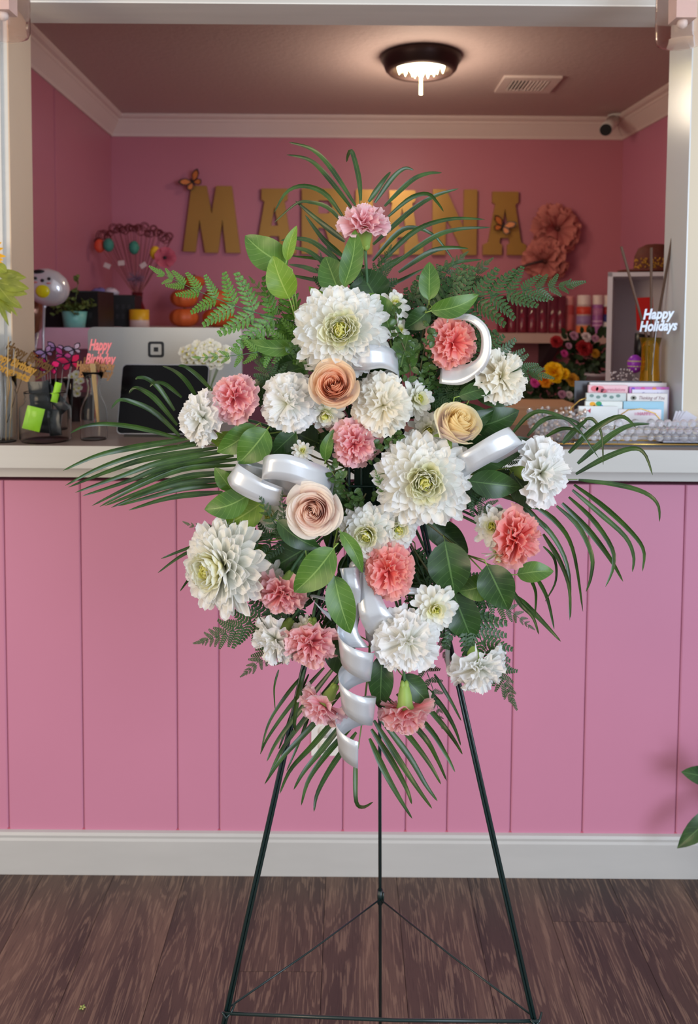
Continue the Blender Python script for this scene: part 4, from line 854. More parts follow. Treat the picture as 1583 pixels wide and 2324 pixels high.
# jar of packets
p = on_counter(104, 1000); k = mpp(p); jr = 56 * k
j = thing('glass_jar', 'wide clear glass jar full of dark packets at the left end of the counter', 'jar', p, 'containers on the left counter')
glass_lathe([(jr * .92, 0), (jr, .006), (jr, 70 * k), (jr * .98, 78 * k), (jr * .80, 86 * k), (jr * .78, 92 * k), (jr * .82, 96 * k), (jr * .78, 100 * k), (jr * .82, 108 * k), (jr * .82, 112 * k)], p, parent=j)
foil = M('dark_foil', (44, 48, 52), .25, metal=.5, var=.4, ns=40, bump=.5); lime = M('lime_packet', (150, 214, 40), .35, var=.12, ns=40, bump=.4)
def packet(c, w, h, rot, mat, label, name='tea_packet'):
    g = []; n = 7
    for jj in range(n):
        for ii in range(n):
            u, v = ii / (n - 1) * 2 - 1, jj / (n - 1) * 2 - 1
            g.append((u, v, (1 - u ** 4) * (1 - v ** 4)))
    m_ = MB()
    for s in (1, -1): m_.quad_grid([c + rot @ Vector((u * w / 2, -s * .004 * q - s * .0006, v * h / 2 * (1 + .01 * math.sin(9 * u)))) for u, v, q in g], n, n)
    return solo(name, m_, mat, label, 'packet', 'packets in the glass jar')
E = lambda x, y, z: (Matrix.Rotation(z, 3, 'Z') @ Matrix.Rotation(y, 3, 'Y') @ Matrix.Rotation(x, 3, 'X'))
up = lambda dx, dy, dz: p + Vector((dx * k, dy, dz * k))
packet(up(-20, -.020, 52), .042, .058, E(0, .25, .1), lime, 'lime green packet against the front of the wide jar')
packet(up(25, .0, 110), .016, .05, E(.0, .25, .1), lime, 'narrow lime green packet sticking out of the jar mouth')
packet(up(-15, .005, 100), .05, .075, E(.1, -.05, 0), foil, 'dark foil packet standing out of the left of the jar')
packet(up(16, .014, 98), .03, .09, E(-.1, -.75, .0), foil, 'dark foil packet leaning out of the right of the jar')
packet(up(24, -.012, 40), .038, .06, E(0, -.15, -.4), foil, 'dark foil packet inside the jar at the front right')
packet(up(0, .018, 42), .06, .062, E(0, .1, .05), foil, 'dark foil packet at the back of the jar')
# tall cylinder at the left edge
p2 = on_counter(10, 1002); k2 = mpp(p2)
j2 = thing('tall_glass_jar', 'tall clear glass jar cut by the left picture edge', 'jar', p2, 'containers on the left counter')
glass_lathe([(.028, 0), (.03, .005), (.031, 105 * k2), (.027, 118 * k2), (.030, 122 * k2), (.030, 150 * k2)], p2, parent=j2)
for i in range(7):
    a = i * .9; b0 = p2 + Vector((math.cos(a) * .012, math.sin(a) * .012, .004)); b1 = p2 + Vector((math.cos(a) * .026 + .004, math.sin(a) * .02, 205 * k2 + .006 * i))
    solo('pick_stick', MB().tube([b0, b1], .0011, 6), M('clear_plastic', (220, 222, 226), .15, transm=.5, var=0) if i % 3 else M('bamboo', (196, 168, 120), .6), 'thin stick standing in the tall jar at the left edge', 'stick', 'sticks in the tall jar')
# carafe with bamboo sticks
p3 = on_counter(213, 997); k3 = mpp(p3)
cf_ = thing('glass_carafe', 'clear glass carafe with a narrow waist left of the black tablet', 'carafe', p3, 'containers on the left counter')
glass_lathe([(28 * k3, 0), (30 * k3, .004), (30 * k3, 58 * k3), (28 * k3, 72 * k3), (22 * k3, 88 * k3), (15 * k3, 104 * k3), (13.5 * k3, 120 * k3), (17 * k3, 136 * k3), (26 * k3, 154 * k3)], p3, t=.0014, parent=cf_)
for i in range(8):
    solo('bamboo_stick', MB().tube([p3 + Vector((.010 + .0012 * (i % 4), .004 * (i // 4), 30 * k3)), p3 + Vector(((-6 + 3 * (i % 4)) * k3, .004 * (i // 4), 172 * k3))], .0013, 6), M('bamboo', (196, 168, 120), .6), 'flat bamboo stick of a cake topper leaning in the carafe', 'stick', 'bamboo sticks in the carafe')
glit = M('gold_glitter', (170, 128, 88), .45, metal=.5, var=.5, ns=400, bump=.6); goldt = M('gold_mirror', (196, 148, 66), .3, metal=.6, var=.3, ns=60); pk = M('pink_acrylic', (240, 128, 140), .35)
rot0 = Matrix.Rotation(0, 3, 'Z')
def topper(lines, cx, cy, Y, sz, mat, label, tilt=0, yaw=0, lead=1.0, stick=None, shear=.25, wid=None):
    c = P(cx, cy, Y); kk = mpp(c); t = thing('cake_topper', label, 'cake topper', c, 'cake toppers'); r_ = Matrix.Rotation(yaw, 3, 'Z') @ Matrix.Rotation(tilt, 3, 'Y')
    n = len(lines)
    for i, s in enumerate(lines):
        off = r_ @ Vector((0, 0, ((n - 1) / 2 - i) * sz * kk * lead)); text('lettering', s, sz * kk, c + off, mat, t, r_, shear, .0012, .0013, wid[i] * kk if wid else None)
    if stick:
        build('stick', MB().tube([c + Vector((0, .002, 0)), P(*stick)], .001, 6), mat, t)
    return t
topper(['Happy', 'Birthday'], 226, 800, 1.985, 34, pk, 'pink script cake topper reading Happy Birthday above the carafe', 0, 0, .95, (214, 960, 1.99), .35, (52, 70))
topper(['Happy Birthday', 'Birthday'], 216, 840, 1.975, 25, glit, 'gold glitter cake topper with its edge to the carafe mouth', .03, .2, .72, (214, 950, 1.985), .2, (84, 76))
topper(['Happy', 'Birthday'], 213, 830, 2.0, 26, glit, 'glitter cake topper behind the front gold one in the carafe', -.05, -.1, .7, (218, 950, 2.0), .2, (54, 60))
topper(['Happy Birthday', 'Congrats'], 26, 832, 1.93, 26, goldt, 'shiny gold cake topper lettering at the left edge in front', .42, .25, .8, (12, 960, 1.94), .1, (104, 92))
topper(['Happy Birthday', 'Birthday'], 62, 820, 1.955, 30, M('dark_gold_mirror', (110, 80, 46), .25, metal=.7, var=.3, ns=60), 'dark gold cake topper lettering behind the front one at the left', .5, .25, .75, (16, 960, 1.95), .1, (112, 96))
for i, (x, y, s, yaw, col, lb) in enumerate([(112, 830, 33, .2, ('magenta_wing', (214, 30, 112)), 'bright magenta butterfly pick above the glass jar'), (161, 822, 33, -.2, ('crimson_wing', (196, 24, 84)), 'crimson butterfly pick left of the carafe'), (144, 806, 24, .5, ('plum_wing', (168, 60, 130)), 'plum butterfly pick behind the crimson one'),
        (104, 800, 23, -.4, ('lilac_wing', (160, 124, 176)), 'lilac and black butterfly pick at the back left'), (127, 790, 22, .3, ('lilac_wing', (160, 124, 176)), 'lilac and black butterfly pick at the back middle'), (168, 793, 23, -.3, ('pale_lilac_wing', (190, 170, 200)), 'pale lilac butterfly pick at the back right'), (89, 812, 20, .6, ('orange_wing', (214, 96, 50)), 'small orange butterfly pick at the far left of the butterflies')]):
    c = P(x, y, 1.98 + .012 * i); bt = butterfly(c, s * mpp(c), yaw, lb, col, (60, 20, 50) if i < 3 else (36, 30, 46), 'butterfly_pick', 'butterfly pick', .3, 'butterfly picks on the counter')
    e = PZ(130 + (x - 130) * .3, 985, CT); e.z += .002; e.y = 2.03
    build('pick_wire', MB().tube([c + Vector((0, .003, 0)), e], .0007, 5), MATS['clear_plastic'], bt)
# glass holding the picks
p4 = on_counter(140, 978); g4 = thing('glass_tumbler', 'clear glass tumbler behind the jar holding the butterfly picks', 'glass', p4, 'containers on the left counter'); glass_lathe([(.022, 0), (.024, .004), (.032, 118 * mpp(p4))], p4, t=.0014, parent=g4)
# tablet
ta, tb = on_counter(262, 991), on_counter(466, 991)
tt = thing('tablet', 'black tablet leaning back on its stand on the counter', 'tablet', (ta + tb) / 2)
h = 166 * mpp(ta); lean = Matrix.Rotation(-.34, 3, 'X'); c0 = (ta + tb) / 2
def rrect(w, h, r, n=5):
    out = []
    for cx, cy, a0 in ((w / 2 - r, h / 2 - r, 0), (-w / 2 + r, h / 2 - r, PI / 2), (-w / 2 + r, -h / 2 + r, PI), (w / 2 - r, -h / 2 + r, 1.5 * PI)):
        for i in range(n + 1): out.append((cx + r * math.cos(a0 + i / n * PI / 2), cy + r * math.sin(a0 + i / n * PI / 2)))
    return out
w = (tb - ta).length
fm = lambda x, y, d: c0 + lean @ Vector((x, d, y + h / 2 + .006))
build('case', extrude_poly(MB(), [rrect(w, h, .012)], fm, .008), M('tablet_aluminium', (150, 150, 156), .35, metal=.6), tt)
fm2 = lambda x, y, d: c0 + lean @ Vector((x, d - .0007, y + h / 2 + .006))
build('screen', extrude_poly(MB(), [rrect(w * .985, h * .975, .011)], fm2, .0006), M('dark_screen', (9, 9, 12), .2, var=.2, spec=.15), tt)
build('stand', MB().box(c0 + Vector((0, .035, .003)), (w * .8, .09, .006)), blk, tt)
# point of sale monitor seen from behind
mt = thing('monitor', 'large silver desktop monitor seen from behind with a square black logo', 'monitor', P(370, 900, 2.45))
a, b = P(200, 742, 2.42), P(548, 1000, 2.42); mw, mh = b.x - a.x, a.z - b.z; mc = Vector(((a.x + b.x) / 2, 2.42, (a.z + b.z) / 2))
yr = Matrix.Rotation(.02, 3, 'Z')
f3 = lambda x, y, d: mc + yr @ Vector((x, d, y))
build('back_shell', extrude_poly(MB(), [rrect(mw, mh, .018)], f3, .02), M('silver_shell', (196, 196, 192), .4, metal=.3, var=.03), mt)
lg = P(354, 793, 2.42); lk = mpp(lg); lx, ly = lg.x - mc.x, lg.z - mc.z
sq = lambda s, r: [(lx + x, ly + y) for x, y in rrect(s * lk, s * lk, r * lk, 4)]
f4 = lambda x, y, d: mc + yr @ Vector((x, d - .0015, y))
build('logo', extrude_poly(MB(), [sq(36, 6), sq(25, 3)], f4, .0012), M('logo_black', (36, 40, 46), .5), mt); build('logo', extrude_poly(MB(), [sq(10, 1)], f4, .0012), MATS['logo_black'], mt)
build('stand', MB().box(mc + Vector((0, -.02, -mh / 2 - .06)), (.16, .03, .2)).box(mc + Vector((0, 0, -mh / 2 - .155)), (.2, .16, .01)), MATS['silver_shell'], mt)
# low desk behind the counter
dz = mc.z - mh / 2 - .16
desk = thing('desk', 'pale wooden work desk behind the counter', 'desk', (0.2, 2.7, 0)); dm = M('desk_tan', (186, 152, 126), .5, var=.08, ns=6, stretch=(.3, 3, 1))
build('desk_top', MB().bbox(-1.12, 1.38, 2.33, 3.15, dz - .03, dz), dm, desk)
for x in (-1.05, 1.3):
    for y in (2.4, 3.05): build('leg', MB().bbox(x - .025, x + .025, y - .025, y + .025, 0, dz - .03), dm, desk)
cb = thing('cardboard_box', 'long tan cardboard flower box on the desk behind the crystal bowl', 'box', P(1240, 960, 2.5)); a, b = P(1150, 1040, 2.5), P(1325, 925, 2.5)
build('box_body', MB().bbox(a.x, b.x, 2.5, 2.75, dz, b.z), M('cardboard', (196, 152, 120), .7, var=.06, ns=10), cb); build('box_rim', MB().bbox(a.x - .002, b.x + .002, 2.498, 2.502, b.z - .006, b.z + .002), MATS['cardboard'], cb)
# bunch of white daisies in a glass
dc = P(470, 805, 2.3); bz_ = thing('daisy_bunch', 'bunch of small white daisies in a glass between tablet and monitor', 'flowers', Vector((dc.x, dc.y, dz)), 'flower bunches behind the counter')
dk = mpp(dc); wd = petalmat('daisy_white', [(0, (236, 234, 214)), (1, (252, 250, 240))]); dp = strap_petal(wd, .16, -.1, .3); dyel = M('daisy_yellow', (214, 206, 96), .6); rd = random.Random(3)
def daisy(c, rad, parent, nrm, np_=12, mesh=None, eye=None):
    M0 = wm(parent).inverted() @ frame(c, nrm, rd.uniform(0, 6))
    m_ = MB(); hd = bpy.data.objects.new('daisy_head', None)
    for i in range(np_):
        src = mesh or dp; mt_ = M0 @ rz(i * 2 * PI / np_ + rd.uniform(-.1, .1)) @ rx(-1.25 + rd.uniform(-.2, .2)) @ Matrix.Diagonal((rad * 1.4, rad, rad, 1)); o_ = len(m_.v)
        m_.v += [mt_ @ v.co for v in src.vertices]
        for f in src.polygons: m_.f.append(tuple(o_ + v for v in f.vertices)); m_.sm.append(True); m_.uv.append([tuple(src.uv_layers[0].data[l].uv) for l in f.loop_indices])
    bpy.data.objects.remove(hd); me = m_.mesh('daisy_head'); me.materials.append(src.materials[0]); h_ = inst('daisy_head', me, parent, Matrix.Identity(4))
    e_ = MB().ball(c + nrm * rad * .12, rad * .3, 7, (1, 1, .8)); build('flower_eye', e_, eye or dyel, h_)
stemsm = M('light_stem', (110, 130, 74), .6)
for i in range(34):
    a_ = i * 2.4; q = math.sqrt(i / 34); c = dc + Vector((math.cos(a_) * q * 55 * dk, -.02 - .03 * (1 - q), math.sin(a_) * q * 27 * dk)); nr = Vector((math.cos(a_) * q * .7, -.8, math.sin(a_) * q * .4 + .35)).normalized(); daisy(c, 13 * dk, bz_, nr)
    if i % 2: build('stem', MB().tube([c, dc.lerp(c, .25) + Vector((0, 0, -.09)), dc.lerp(c, .15) + Vector((0, 0, -.22))], .0009, 5), stemsm, bz_)
glass_lathe([(.03, 0), (.035, .005), (.033, dc.z - .1 - dz)], Vector((dc.x, dc.y, dz)), t=.002, name='vase', parent=bz_)
dc2 = P(170, 872, 2.35); bz2 = thing('daisy_bunch', 'small bunch of white blossoms behind the carafe', 'flowers', Vector((dc2.x, dc2.y, dz)), 'flower bunches behind the counter')
for i in range(12):
    a_ = i * 2.4; q = math.sqrt(i / 12); c = dc2 + Vector((math.cos(a_) * q * 22 * dk, -.01, math.sin(a_) * q * 26 * dk)); daisy(c, 10 * dk, bz2, Vector((0, -.9, .3)).normalized(), 10)
glass_lathe([(.025, 0), (.03, .005), (.03, dc2.z - .04 - dz)], Vector((dc2.x, dc2.y, dz)), t=.002, name='vase', parent=bz2)
# dark organiser behind the jar
a, b = P(150, 1040, 2.36), P(195, 900, 2.36)
og = thing('desk_organiser', 'small dark brown drawer unit behind the glass jar', 'organiser', ((a.x + b.x) / 2, 2.4, dz)); build('body', MB().bbox(a.x - .02, b.x, 2.36, 2.5, dz, b.z), M('dark_brown', (56, 42, 44), .5), og)
zz = (dz + b.z) / 2; dr = build('drawer', MB().bbox(a.x - .015, b.x - .005, 2.356, 2.361, zz - .02, b.z - .01), M('drawer_brown', (66, 48, 50), .45), og); build('knob', MB().ball((a.x + .012, 2.35, zz + .01), .006, 8), M('knob_silver', (190, 180, 170), .2, metal=.8), dr)
# ---------------------------------------------------------------- left plant, balloon, shelf
yv = thing('sunflower_vase', 'white vase of artificial yellow flowers with long green leaves at the left edge', 'vase', on_counter(-8, 995)); pv = on_counter(-22, 1005); pv.y = 1.93; pv.x = P(-26, 900, 1.93).x
build('vase', MB().lathe([(.028, 0), (.032, .01), (.034, .1), (.03, .2), (.022, .25), (.026, .262)], (pv.x, pv.y, CT), 24), M('white_ceramic', (228, 226, 220), .25), yv)
ylm = leafmat('olive_leaf', (112, 124, 30), (150, 160, 44), (176, 180, 84), .45, 6, .2, .2)
def bigleaf(t, x0, y0, x1, y1, w, Y, mat, bow=.12, name='leaf'):
    a, b = P(x0, y0, Y), P(x1, y1, Y - .02); d = b - a; l_ = d.length; d.normalize(); vw = ((a + b) / 2 - CAM).normalized(); sd = d.cross(vw).normalized(); nn = -vw; g = []
    for jj in range(9):
        v = jj / 8; hw = w / 2 * mpp(a) * (math.sin(PI * v ** .9) ** .8 if 0 < v < 1 else .03); c = a + d * l_ * v + nn * bow * l_ * math.sin(PI * v)
        for u in (-1, -.5, 0, .5, 1): g.append(c + sd * hw * u + nn * (.25 * hw * abs(u)))
    m_ = MB(); m_.quad_grid(g, 5, 9); build(name, m_, mat, t)
for q in [(-10, 640, 66, 655, 30), (-5, 625, 60, 630, 22), (-10, 620, 48, 622, 20), (-8, 650, 62, 668, 26), (-8, 660, 50, 700, 24), (-12, 650, 25, 712, 22), (-10, 655, 40, 718, 12), (-10, 600, 16, 618, 24), (-12, 640, 30, 690, 30), (-20, 645, 20, 740, 14)]: bigleaf(yv, *q, 1.93, ylm)
ymat = petalmat('sun_yellow', [(0, (236, 150, 20)), (1, (250, 196, 40))])
for q in [(-22, 560, 4, 550, 9), (-22, 570, 8, 563, 9), (-22, 578, 14, 582, 10), (-22, 586, 8, 590, 9), (-20, 592, 10, 600, 10)]: bigleaf(yv, *q, 1.94, ymat, .05, 'petal')
build('stem', MB().tube([(pv.x, pv.y, CT + .1), P(-18, 640, 1.94), P(-24, 572, 1.94)], .003, 6), stemm, yv)
# pink shelf on the left and what stands on it
SZ = P(140, 744, 2.95).z; a, b = P(70, 744, 2.95), P(215, 795, 2.95)
sh = thing('wall_shelf', 'light pink wooden shelf on the left wall of the back room', 'shelf', (a.x, 3.1, SZ)); build('board', MB().bbox(-1.16, b.x, 2.95, 3.30, SZ - .02, SZ), M('shelf_pink', (250, 196, 216), .5), sh); build('front_board', MB().bbox(-1.16, b.x, 2.932, 2.951, b.z + .006, SZ + .001), MATS['shelf_pink'], sh)
bp_ = M('black_wire_plastic', (16, 15, 17), .45)
def basket(cx, Y, w, d, h, z, label, rotz=0, top=0):
    t = thing('storage_basket', label, 'basket', (cx, Y, z), 'black storage baskets'); rr_ = Matrix.Rotation(rotz, 3, 'Z'); c = Vector((cx, Y, z)); bx = lambda o, s: MB().box(c + rr_ @ Vector(o), s, rr_)
    build('front_panel', bx((0, -d / 2, h / 2), (w, .004, h)), bp_, t); build('back_panel', bx((0, d / 2, h / 2), (w, .004, h)), bp_, t); build('bottom', bx((0, 0, .003), (w, d, .004)), bp_, t)
    for s in (-1, 1): build('side_panel', bx((s * w / 2, 0, h / 2), (.004, d, h)), bp_, t)
    build('rim', MB().tube([c + rr_ @ Vector((sx * w / 2, sy * d / 2, h)) for sx, sy in ((-1, -1), (1, -1), (1, 1), (-1, 1), (-1, -1))], .004, 6), bp_, t)
    for i in range(7):
        for jj in range(2): build('slot', bx((-w * .4 + i * w * .13, -d / 2 - .003, h * (.35 + .3 * jj)), (.012, .001, .02)), M('slot_grey', (38, 34, 38), .5), t)
q1 = P(150, 700, 3.0)
basket(q1.x, 3.12, 135 * mpp(q1), .2, 82 * mpp(q1), SZ, 'black storage basket behind the teal flower pot')
SB = P(400, 744, 3.4).z
bs = thing('wall_shelf', 'white shelf along the back wall under the gold M', 'shelf', (-.5, 3.7, SB)); build('board', MB().bbox(-1.17, .1, 3.36, 4.045, SB - .03, SB), M('shelf_white', (216, 200, 198), .5), bs)
for x in (-1.0, -.1): build('bracket', MB().bbox(x, x + .03, 3.7, 4.045, SB - .15, SB - .03), MATS['shelf_white'], bs)
q2 = P(246, 705, 3.4); basket(q2.x, 3.52, 100 * mpp(q2), .24, 72 * mpp(q2), SB, 'black storage basket left of the yellow and white candle', .12)
rg = random.Random(11)
for i, (c, lb) in enumerate((((120, 110, 170), 'crumpled blue tissue in the candle-side basket'), ((206, 190, 200), 'white folded cloth in the candle-side basket'))):
    c_ = P(225 + 28 * i, 664, 3.5); m_ = MB().ball(c_, 15 * mpp(c_), 12, (1.2, 1, .7)); m_.v = [v + Vector((rg.uniform(-1, 1), rg.uniform(-1, 1), rg.uniform(-1, 1))) * .004 for v in m_.v]; solo('tissue', m_, M('tissue_%d' % i, c, .8), lb, 'cloth')
# teal pot with succulent
tp = P(169, 744, 2.99); tp.z = SZ; tk = mpp(tp); pot = thing('potted_succulent', 'small trailing green plant in a teal pot on the pink shelf', 'plant', tp)
build('pot', MB().lathe([(.001, 0), (23 * tk, 0), (28 * tk, 37 * tk), (26 * tk, 37 * tk), (24 * tk, 30 * tk), (.001, 30 * tk)], tp, 24), M('teal_glaze', (128, 198, 188), .35), pot)
scm = leafmat('succulent_green', (88, 104, 50), (134, 146, 74), (150, 160, 90), .5, .001, .1, 0); RS = round_leaf(scm)
for s in range(11):
    a_ = s * .62; e = tp + Vector((math.cos(a_) * 44 * tk, math.sin(a_) * .05, (48 + 20 * math.sin(s * 2.1)) * tk)) if s < 10 else tp + Vector((.02, 0, .2)); b0 = tp + Vector((0, 0, 30 * tk)); mid = b0.lerp(e, .5) + Vector((0, 0, .03))
    pts = [b0.lerp(mid, u).lerp(mid.lerp(e, u), u) for u in (0, .25, .5, .75, 1)]; stm = build('sprig_stem', MB().tube(pts, .0012, 5), stemsm, pot)
    for i in range(13):
        u = i / 12; pp_ = pts[min(3, int(u * 4))].lerp(pts[min(4, int(u * 4) + 1)], u * 4 - int(u * 4) if u < 1 else 1); d = Vector((rg.uniform(-1, 1), rg.uniform(-1, 0), rg.uniform(-.5, 1))).normalized(); nz = d.orthogonal().normalized(); ln = 13 * tk
        m3 = Matrix((d.cross(nz) * ln, d * ln, nz * ln)).transposed().to_4x4(); m3.translation = pp_; inst('leaf', RS, stm, wm(stm).inverted() @ m3)
# foil balloon
bc = P(108, 652, 2.75); bk_ = mpp(bc); bal = thing('foil_balloon', 'white foil balloon with a little animal face and a yellow spot behind the left post', 'balloon', P(110, 760, 2.75)); foilw = M('foil_white', (222, 218, 222), .14, metal=.35, var=.04)
def puck(c, rx_, rz_, th, mat, parent, name, tilt=0, label=None, pw=1.0):
    m_ = MB(); g = []; n = 28
    for i in range(13):
        v = -1 + 2 * i / 12; s_ = math.sqrt(max(0, 1 - v * v))
        for kx in range(n):
            a_ = 2 * PI * kx / n; r_ = s_ ** .8; g.append(c + Matrix.Rotation(tilt, 3, 'Y') @ Vector((rx_ * r_ * math.cos(a_), th * v, rz_ * r_ * math.sin(a_) * (1 + .012 * math.cos(14 * a_)))))
    m_.quad_grid(g, n, 13, closed=True); return build(name, m_, mat, parent, label)
env = puck(bc, 50 * bk_, 42 * bk_, .05, foilw, bal, 'envelope', .35)
puck(bc + Vector((0 * bk_, -.040, -9 * bk_)), 17 * bk_, 16 * bk_, .014, M('balloon_yellow', (228, 214, 30), .2), env, 'printed_spot'); puck(bc + Vector((-12 * bk_, -.030, 34 * bk_)), 14 * bk_, 5 * bk_, .012, blk, env, 'printed_cap', .0)
for dx, dz_, w_, mm in ((-16, 19, 3.6, blk), (15, 18, 3.6, blk), (0, 14, 4, blk), (-16, 10, 5, M('cheek_red', (224, 130, 120), .3)), (14, 8, 5, M('cheek_red', (224, 130, 120), .3))):
    puck(bc + Vector((dx * bk_, -.046, dz_ * bk_)), w_ * bk_, (w_ if w_ < 5 else 2) * bk_, .006, mm, env, 'printed_face')
build('ribbon_stem', MB().tube([bc + Vector((-.01, 0, -40 * bk_)), P(100, 700, 2.75), P(98, 760, 2.74), P(100, 850, 2.73), P(104, 900, 2.72)], [.010, .005, .005, .005, .005], 6), M('silver_film', (206, 204, 212), .2, metal=.4), bal)
bc2 = P(84, 712, 2.85); bal2 = thing('foil_balloon', 'clear and orange foil balloon hanging below the white one', 'balloon', P(84, 790, 2.85)); puck(bc2, 17 * bk_, 48 * bk_, .04, M('foil_amber', (150, 104, 84), .15, metal=.4, var=.6, ns=14), bal2, 'envelope', .1)
build('tail', MB().tube([bc2 + Vector((0, 0, -44 * bk_)), P(80, 790, 2.85), P(92, 860, 2.83)], [.008, .005, .004], 6), MATS['silver_film'], bal2)
# candle cup
cn = P(316, 744, 3.38); cn.z = SB; ck = mpp(cn); cu_ = thing('candle_cup', 'yellow and white striped candle cup on the back shelf', 'cup', cn)
build('upper_band', MB().lathe([(22 * ck, 17 * ck), (22 * ck, 41 * ck), (20 * ck, 41 * ck), (20 * ck, 30 * ck), (.001, 30 * ck)], cn, 26), M('mustard', (226, 168, 30), .4), cu_); build('lower_band', MB().lathe([(.001, 0), (22 * ck, 0), (22 * ck, 17.5 * ck)], cn, 26), M('cup_white', (222, 190, 180), .4), cu_)
# red vase of picks
vz = P(312, 744, 3.62); vz.z = SB; vk = mpp(vz); rv = thing('glass_vase', 'dark red glass vase behind the candle cup', 'vase', vz)
glass_lathe([(15 * vk, 0), (17 * vk, .006), (18 * vk, 40 * vk), (10 * vk, 60 * vk), (13 * vk, 78 * vk)], vz, t=.002, mat=M('red_glass', (196, 60, 70), .05, transm=.85, var=0), parent=rv)
def pickwire(top, t, mat, r=.0012): build('stick', MB().tube([vz + Vector((rg.uniform(-.01, .01), rg.uniform(-.01, .01), .01)), vz + Vector(((top.x - vz.x) * .12, 0, 78 * vk)), top], r, 5), mat, t)
wiref = M('pick_wire', (166, 92, 84), .5)
for x, y, c, lb in ((238, 558, (226, 80, 52), 'orange egg on a stick at the left of the red vase'), (246, 556, (62, 128, 112), 'teal egg on a stick beside the orange egg'), (304, 562, (60, 130, 110), 'teal ribbed egg on a stick in the middle of the picks'), (352, 574, (232, 184, 40), 'yellow egg on a stick at the right of the picks')):
    x = x - 12 if c[0] > 220 and x < 250 else x; c_ = P(x, y, 3.6 + (x % 3) * .02); t = thing('egg_pick', lb, 'egg pick', c_, 'egg picks in the red vase'); build('egg', MB().ball(c_, 12 * mpp(c_), 14, (1, 1, 1.3)), M('egg_%d' % c[0] + str(c[1]), c, .6, bump=.5, ns=80), t)
    rb_ = MB()
    for z_ in (-.4, 0, .4): rb_.lathe([(12.3 * mpp(c_) * math.sqrt(1 - z_ * z_), z_ * 15 * mpp(c_)), (12.8 * mpp(c_) * math.sqrt(1 - z_ * z_), z_ * 15 * mpp(c_) + .001), (12.3 * mpp(c_) * math.sqrt(1 - z_ * z_), z_ * 15 * mpp(c_) + .003)], c_, 14)
    build('wrap', rb_, MATS['egg_%d' % c[0] + str(c[1])], t); pickwire(c_, t, wiref)
burg = M('burgundy_twig', (104, 30, 34), .6, var=.2)
for i in range(24):
    x = 222 + i * 7.0; y = 545 - 26 * math.sin(PI * (i + 1) / 25) + rg.uniform(-8, 8); c_ = P(x, y, 3.66 + rg.uniform(-.05, .05)); t = thing('curly_twig', 'burgundy curly twig in the red vase', 'twig', c_, 'burgundy curly twigs in the red vase')
    rr_ = rg.uniform(7, 13) * mpp(c_); build('curl', MB().tube([c_ + Vector((math.cos(a_) * rr_ * (1 - a_ / 22), rg.uniform(-.004, .004), math.sin(a_) * rr_ * (1 - a_ / 22))) for a_ in [k_ * .5 for k_ in range(22)]], .0022, 5), burg, t)
    pickwire(c_ + Vector((rr_, 0, 0)), t, burg if i % 3 else wiref)
c_ = P(375, 585, 3.6); t = thing('silk_flower', 'pink silk flower at the right of the picks in the red vase', 'flower', c_); spk = petalmat('silk_pink', [(0, (180, 70, 90)), (1, (222, 110, 130))])
for i in range(10): inst('petal', strap_petal(spk, .3, .1, .3) if i == 0 else bpy.data.objects['petal.%03d' % 0].data if False else strap_petal(spk, .3, .1, .3), t, wm(t).inverted() @ frame(c_, face(.2, .1, 1), 0) @ rz(i * .66) @ rx(-1.2 - .2 * (i % 2)) @ Matrix.Diagonal((.055, .05, .05, 1)))
build('flower_eye', MB().ball(c_ + Vector((0, -.008, 0)), .008, 8), blk, t); pickwire(c_, t, wiref)
c_ = P(308, 632, 3.55); t = thing('pompom_pick', 'plum and grey tinsel pompom low in the picks', 'pompom', c_); m_ = MB()
for i in range(90):
    d = Vector((rg.gauss(0, 1), rg.gauss(0, 1), rg.gauss(0, .6))).normalized(); m_.tube([c_, c_ + Vector((d.x * .042, d.y * .03, d.z * .036))], [.002, .0008], 4, False)
build('tinsel', m_, M('tinsel_plum', (132, 96, 116), .5, var=.4, ns=80), t)['kind'] = 'stuff'; pickwire(c_, t, wiref)
for i, (x, y) in enumerate(((243, 603), (275, 597), (325, 602))):
    c_ = P(x, y, 3.58); t = thing('price_tag', ('white paper tag hanging left among the picks', 'white paper tag hanging in the middle of the picks', 'white paper tag hanging right among the picks')[i], 'tag', c_, 'price tags on the picks'); build('paper', MB().box(c_, (15 * mpp(c_), .001, 11 * mpp(c_)), Matrix.Rotation(.4 - .5 * i, 3, 'Y')), M('tag_white', (206, 180, 176), .7), t); build('string', MB().tube([c_, c_ + Vector((.0, .01, .03))], .0006, 4), wiref, t)
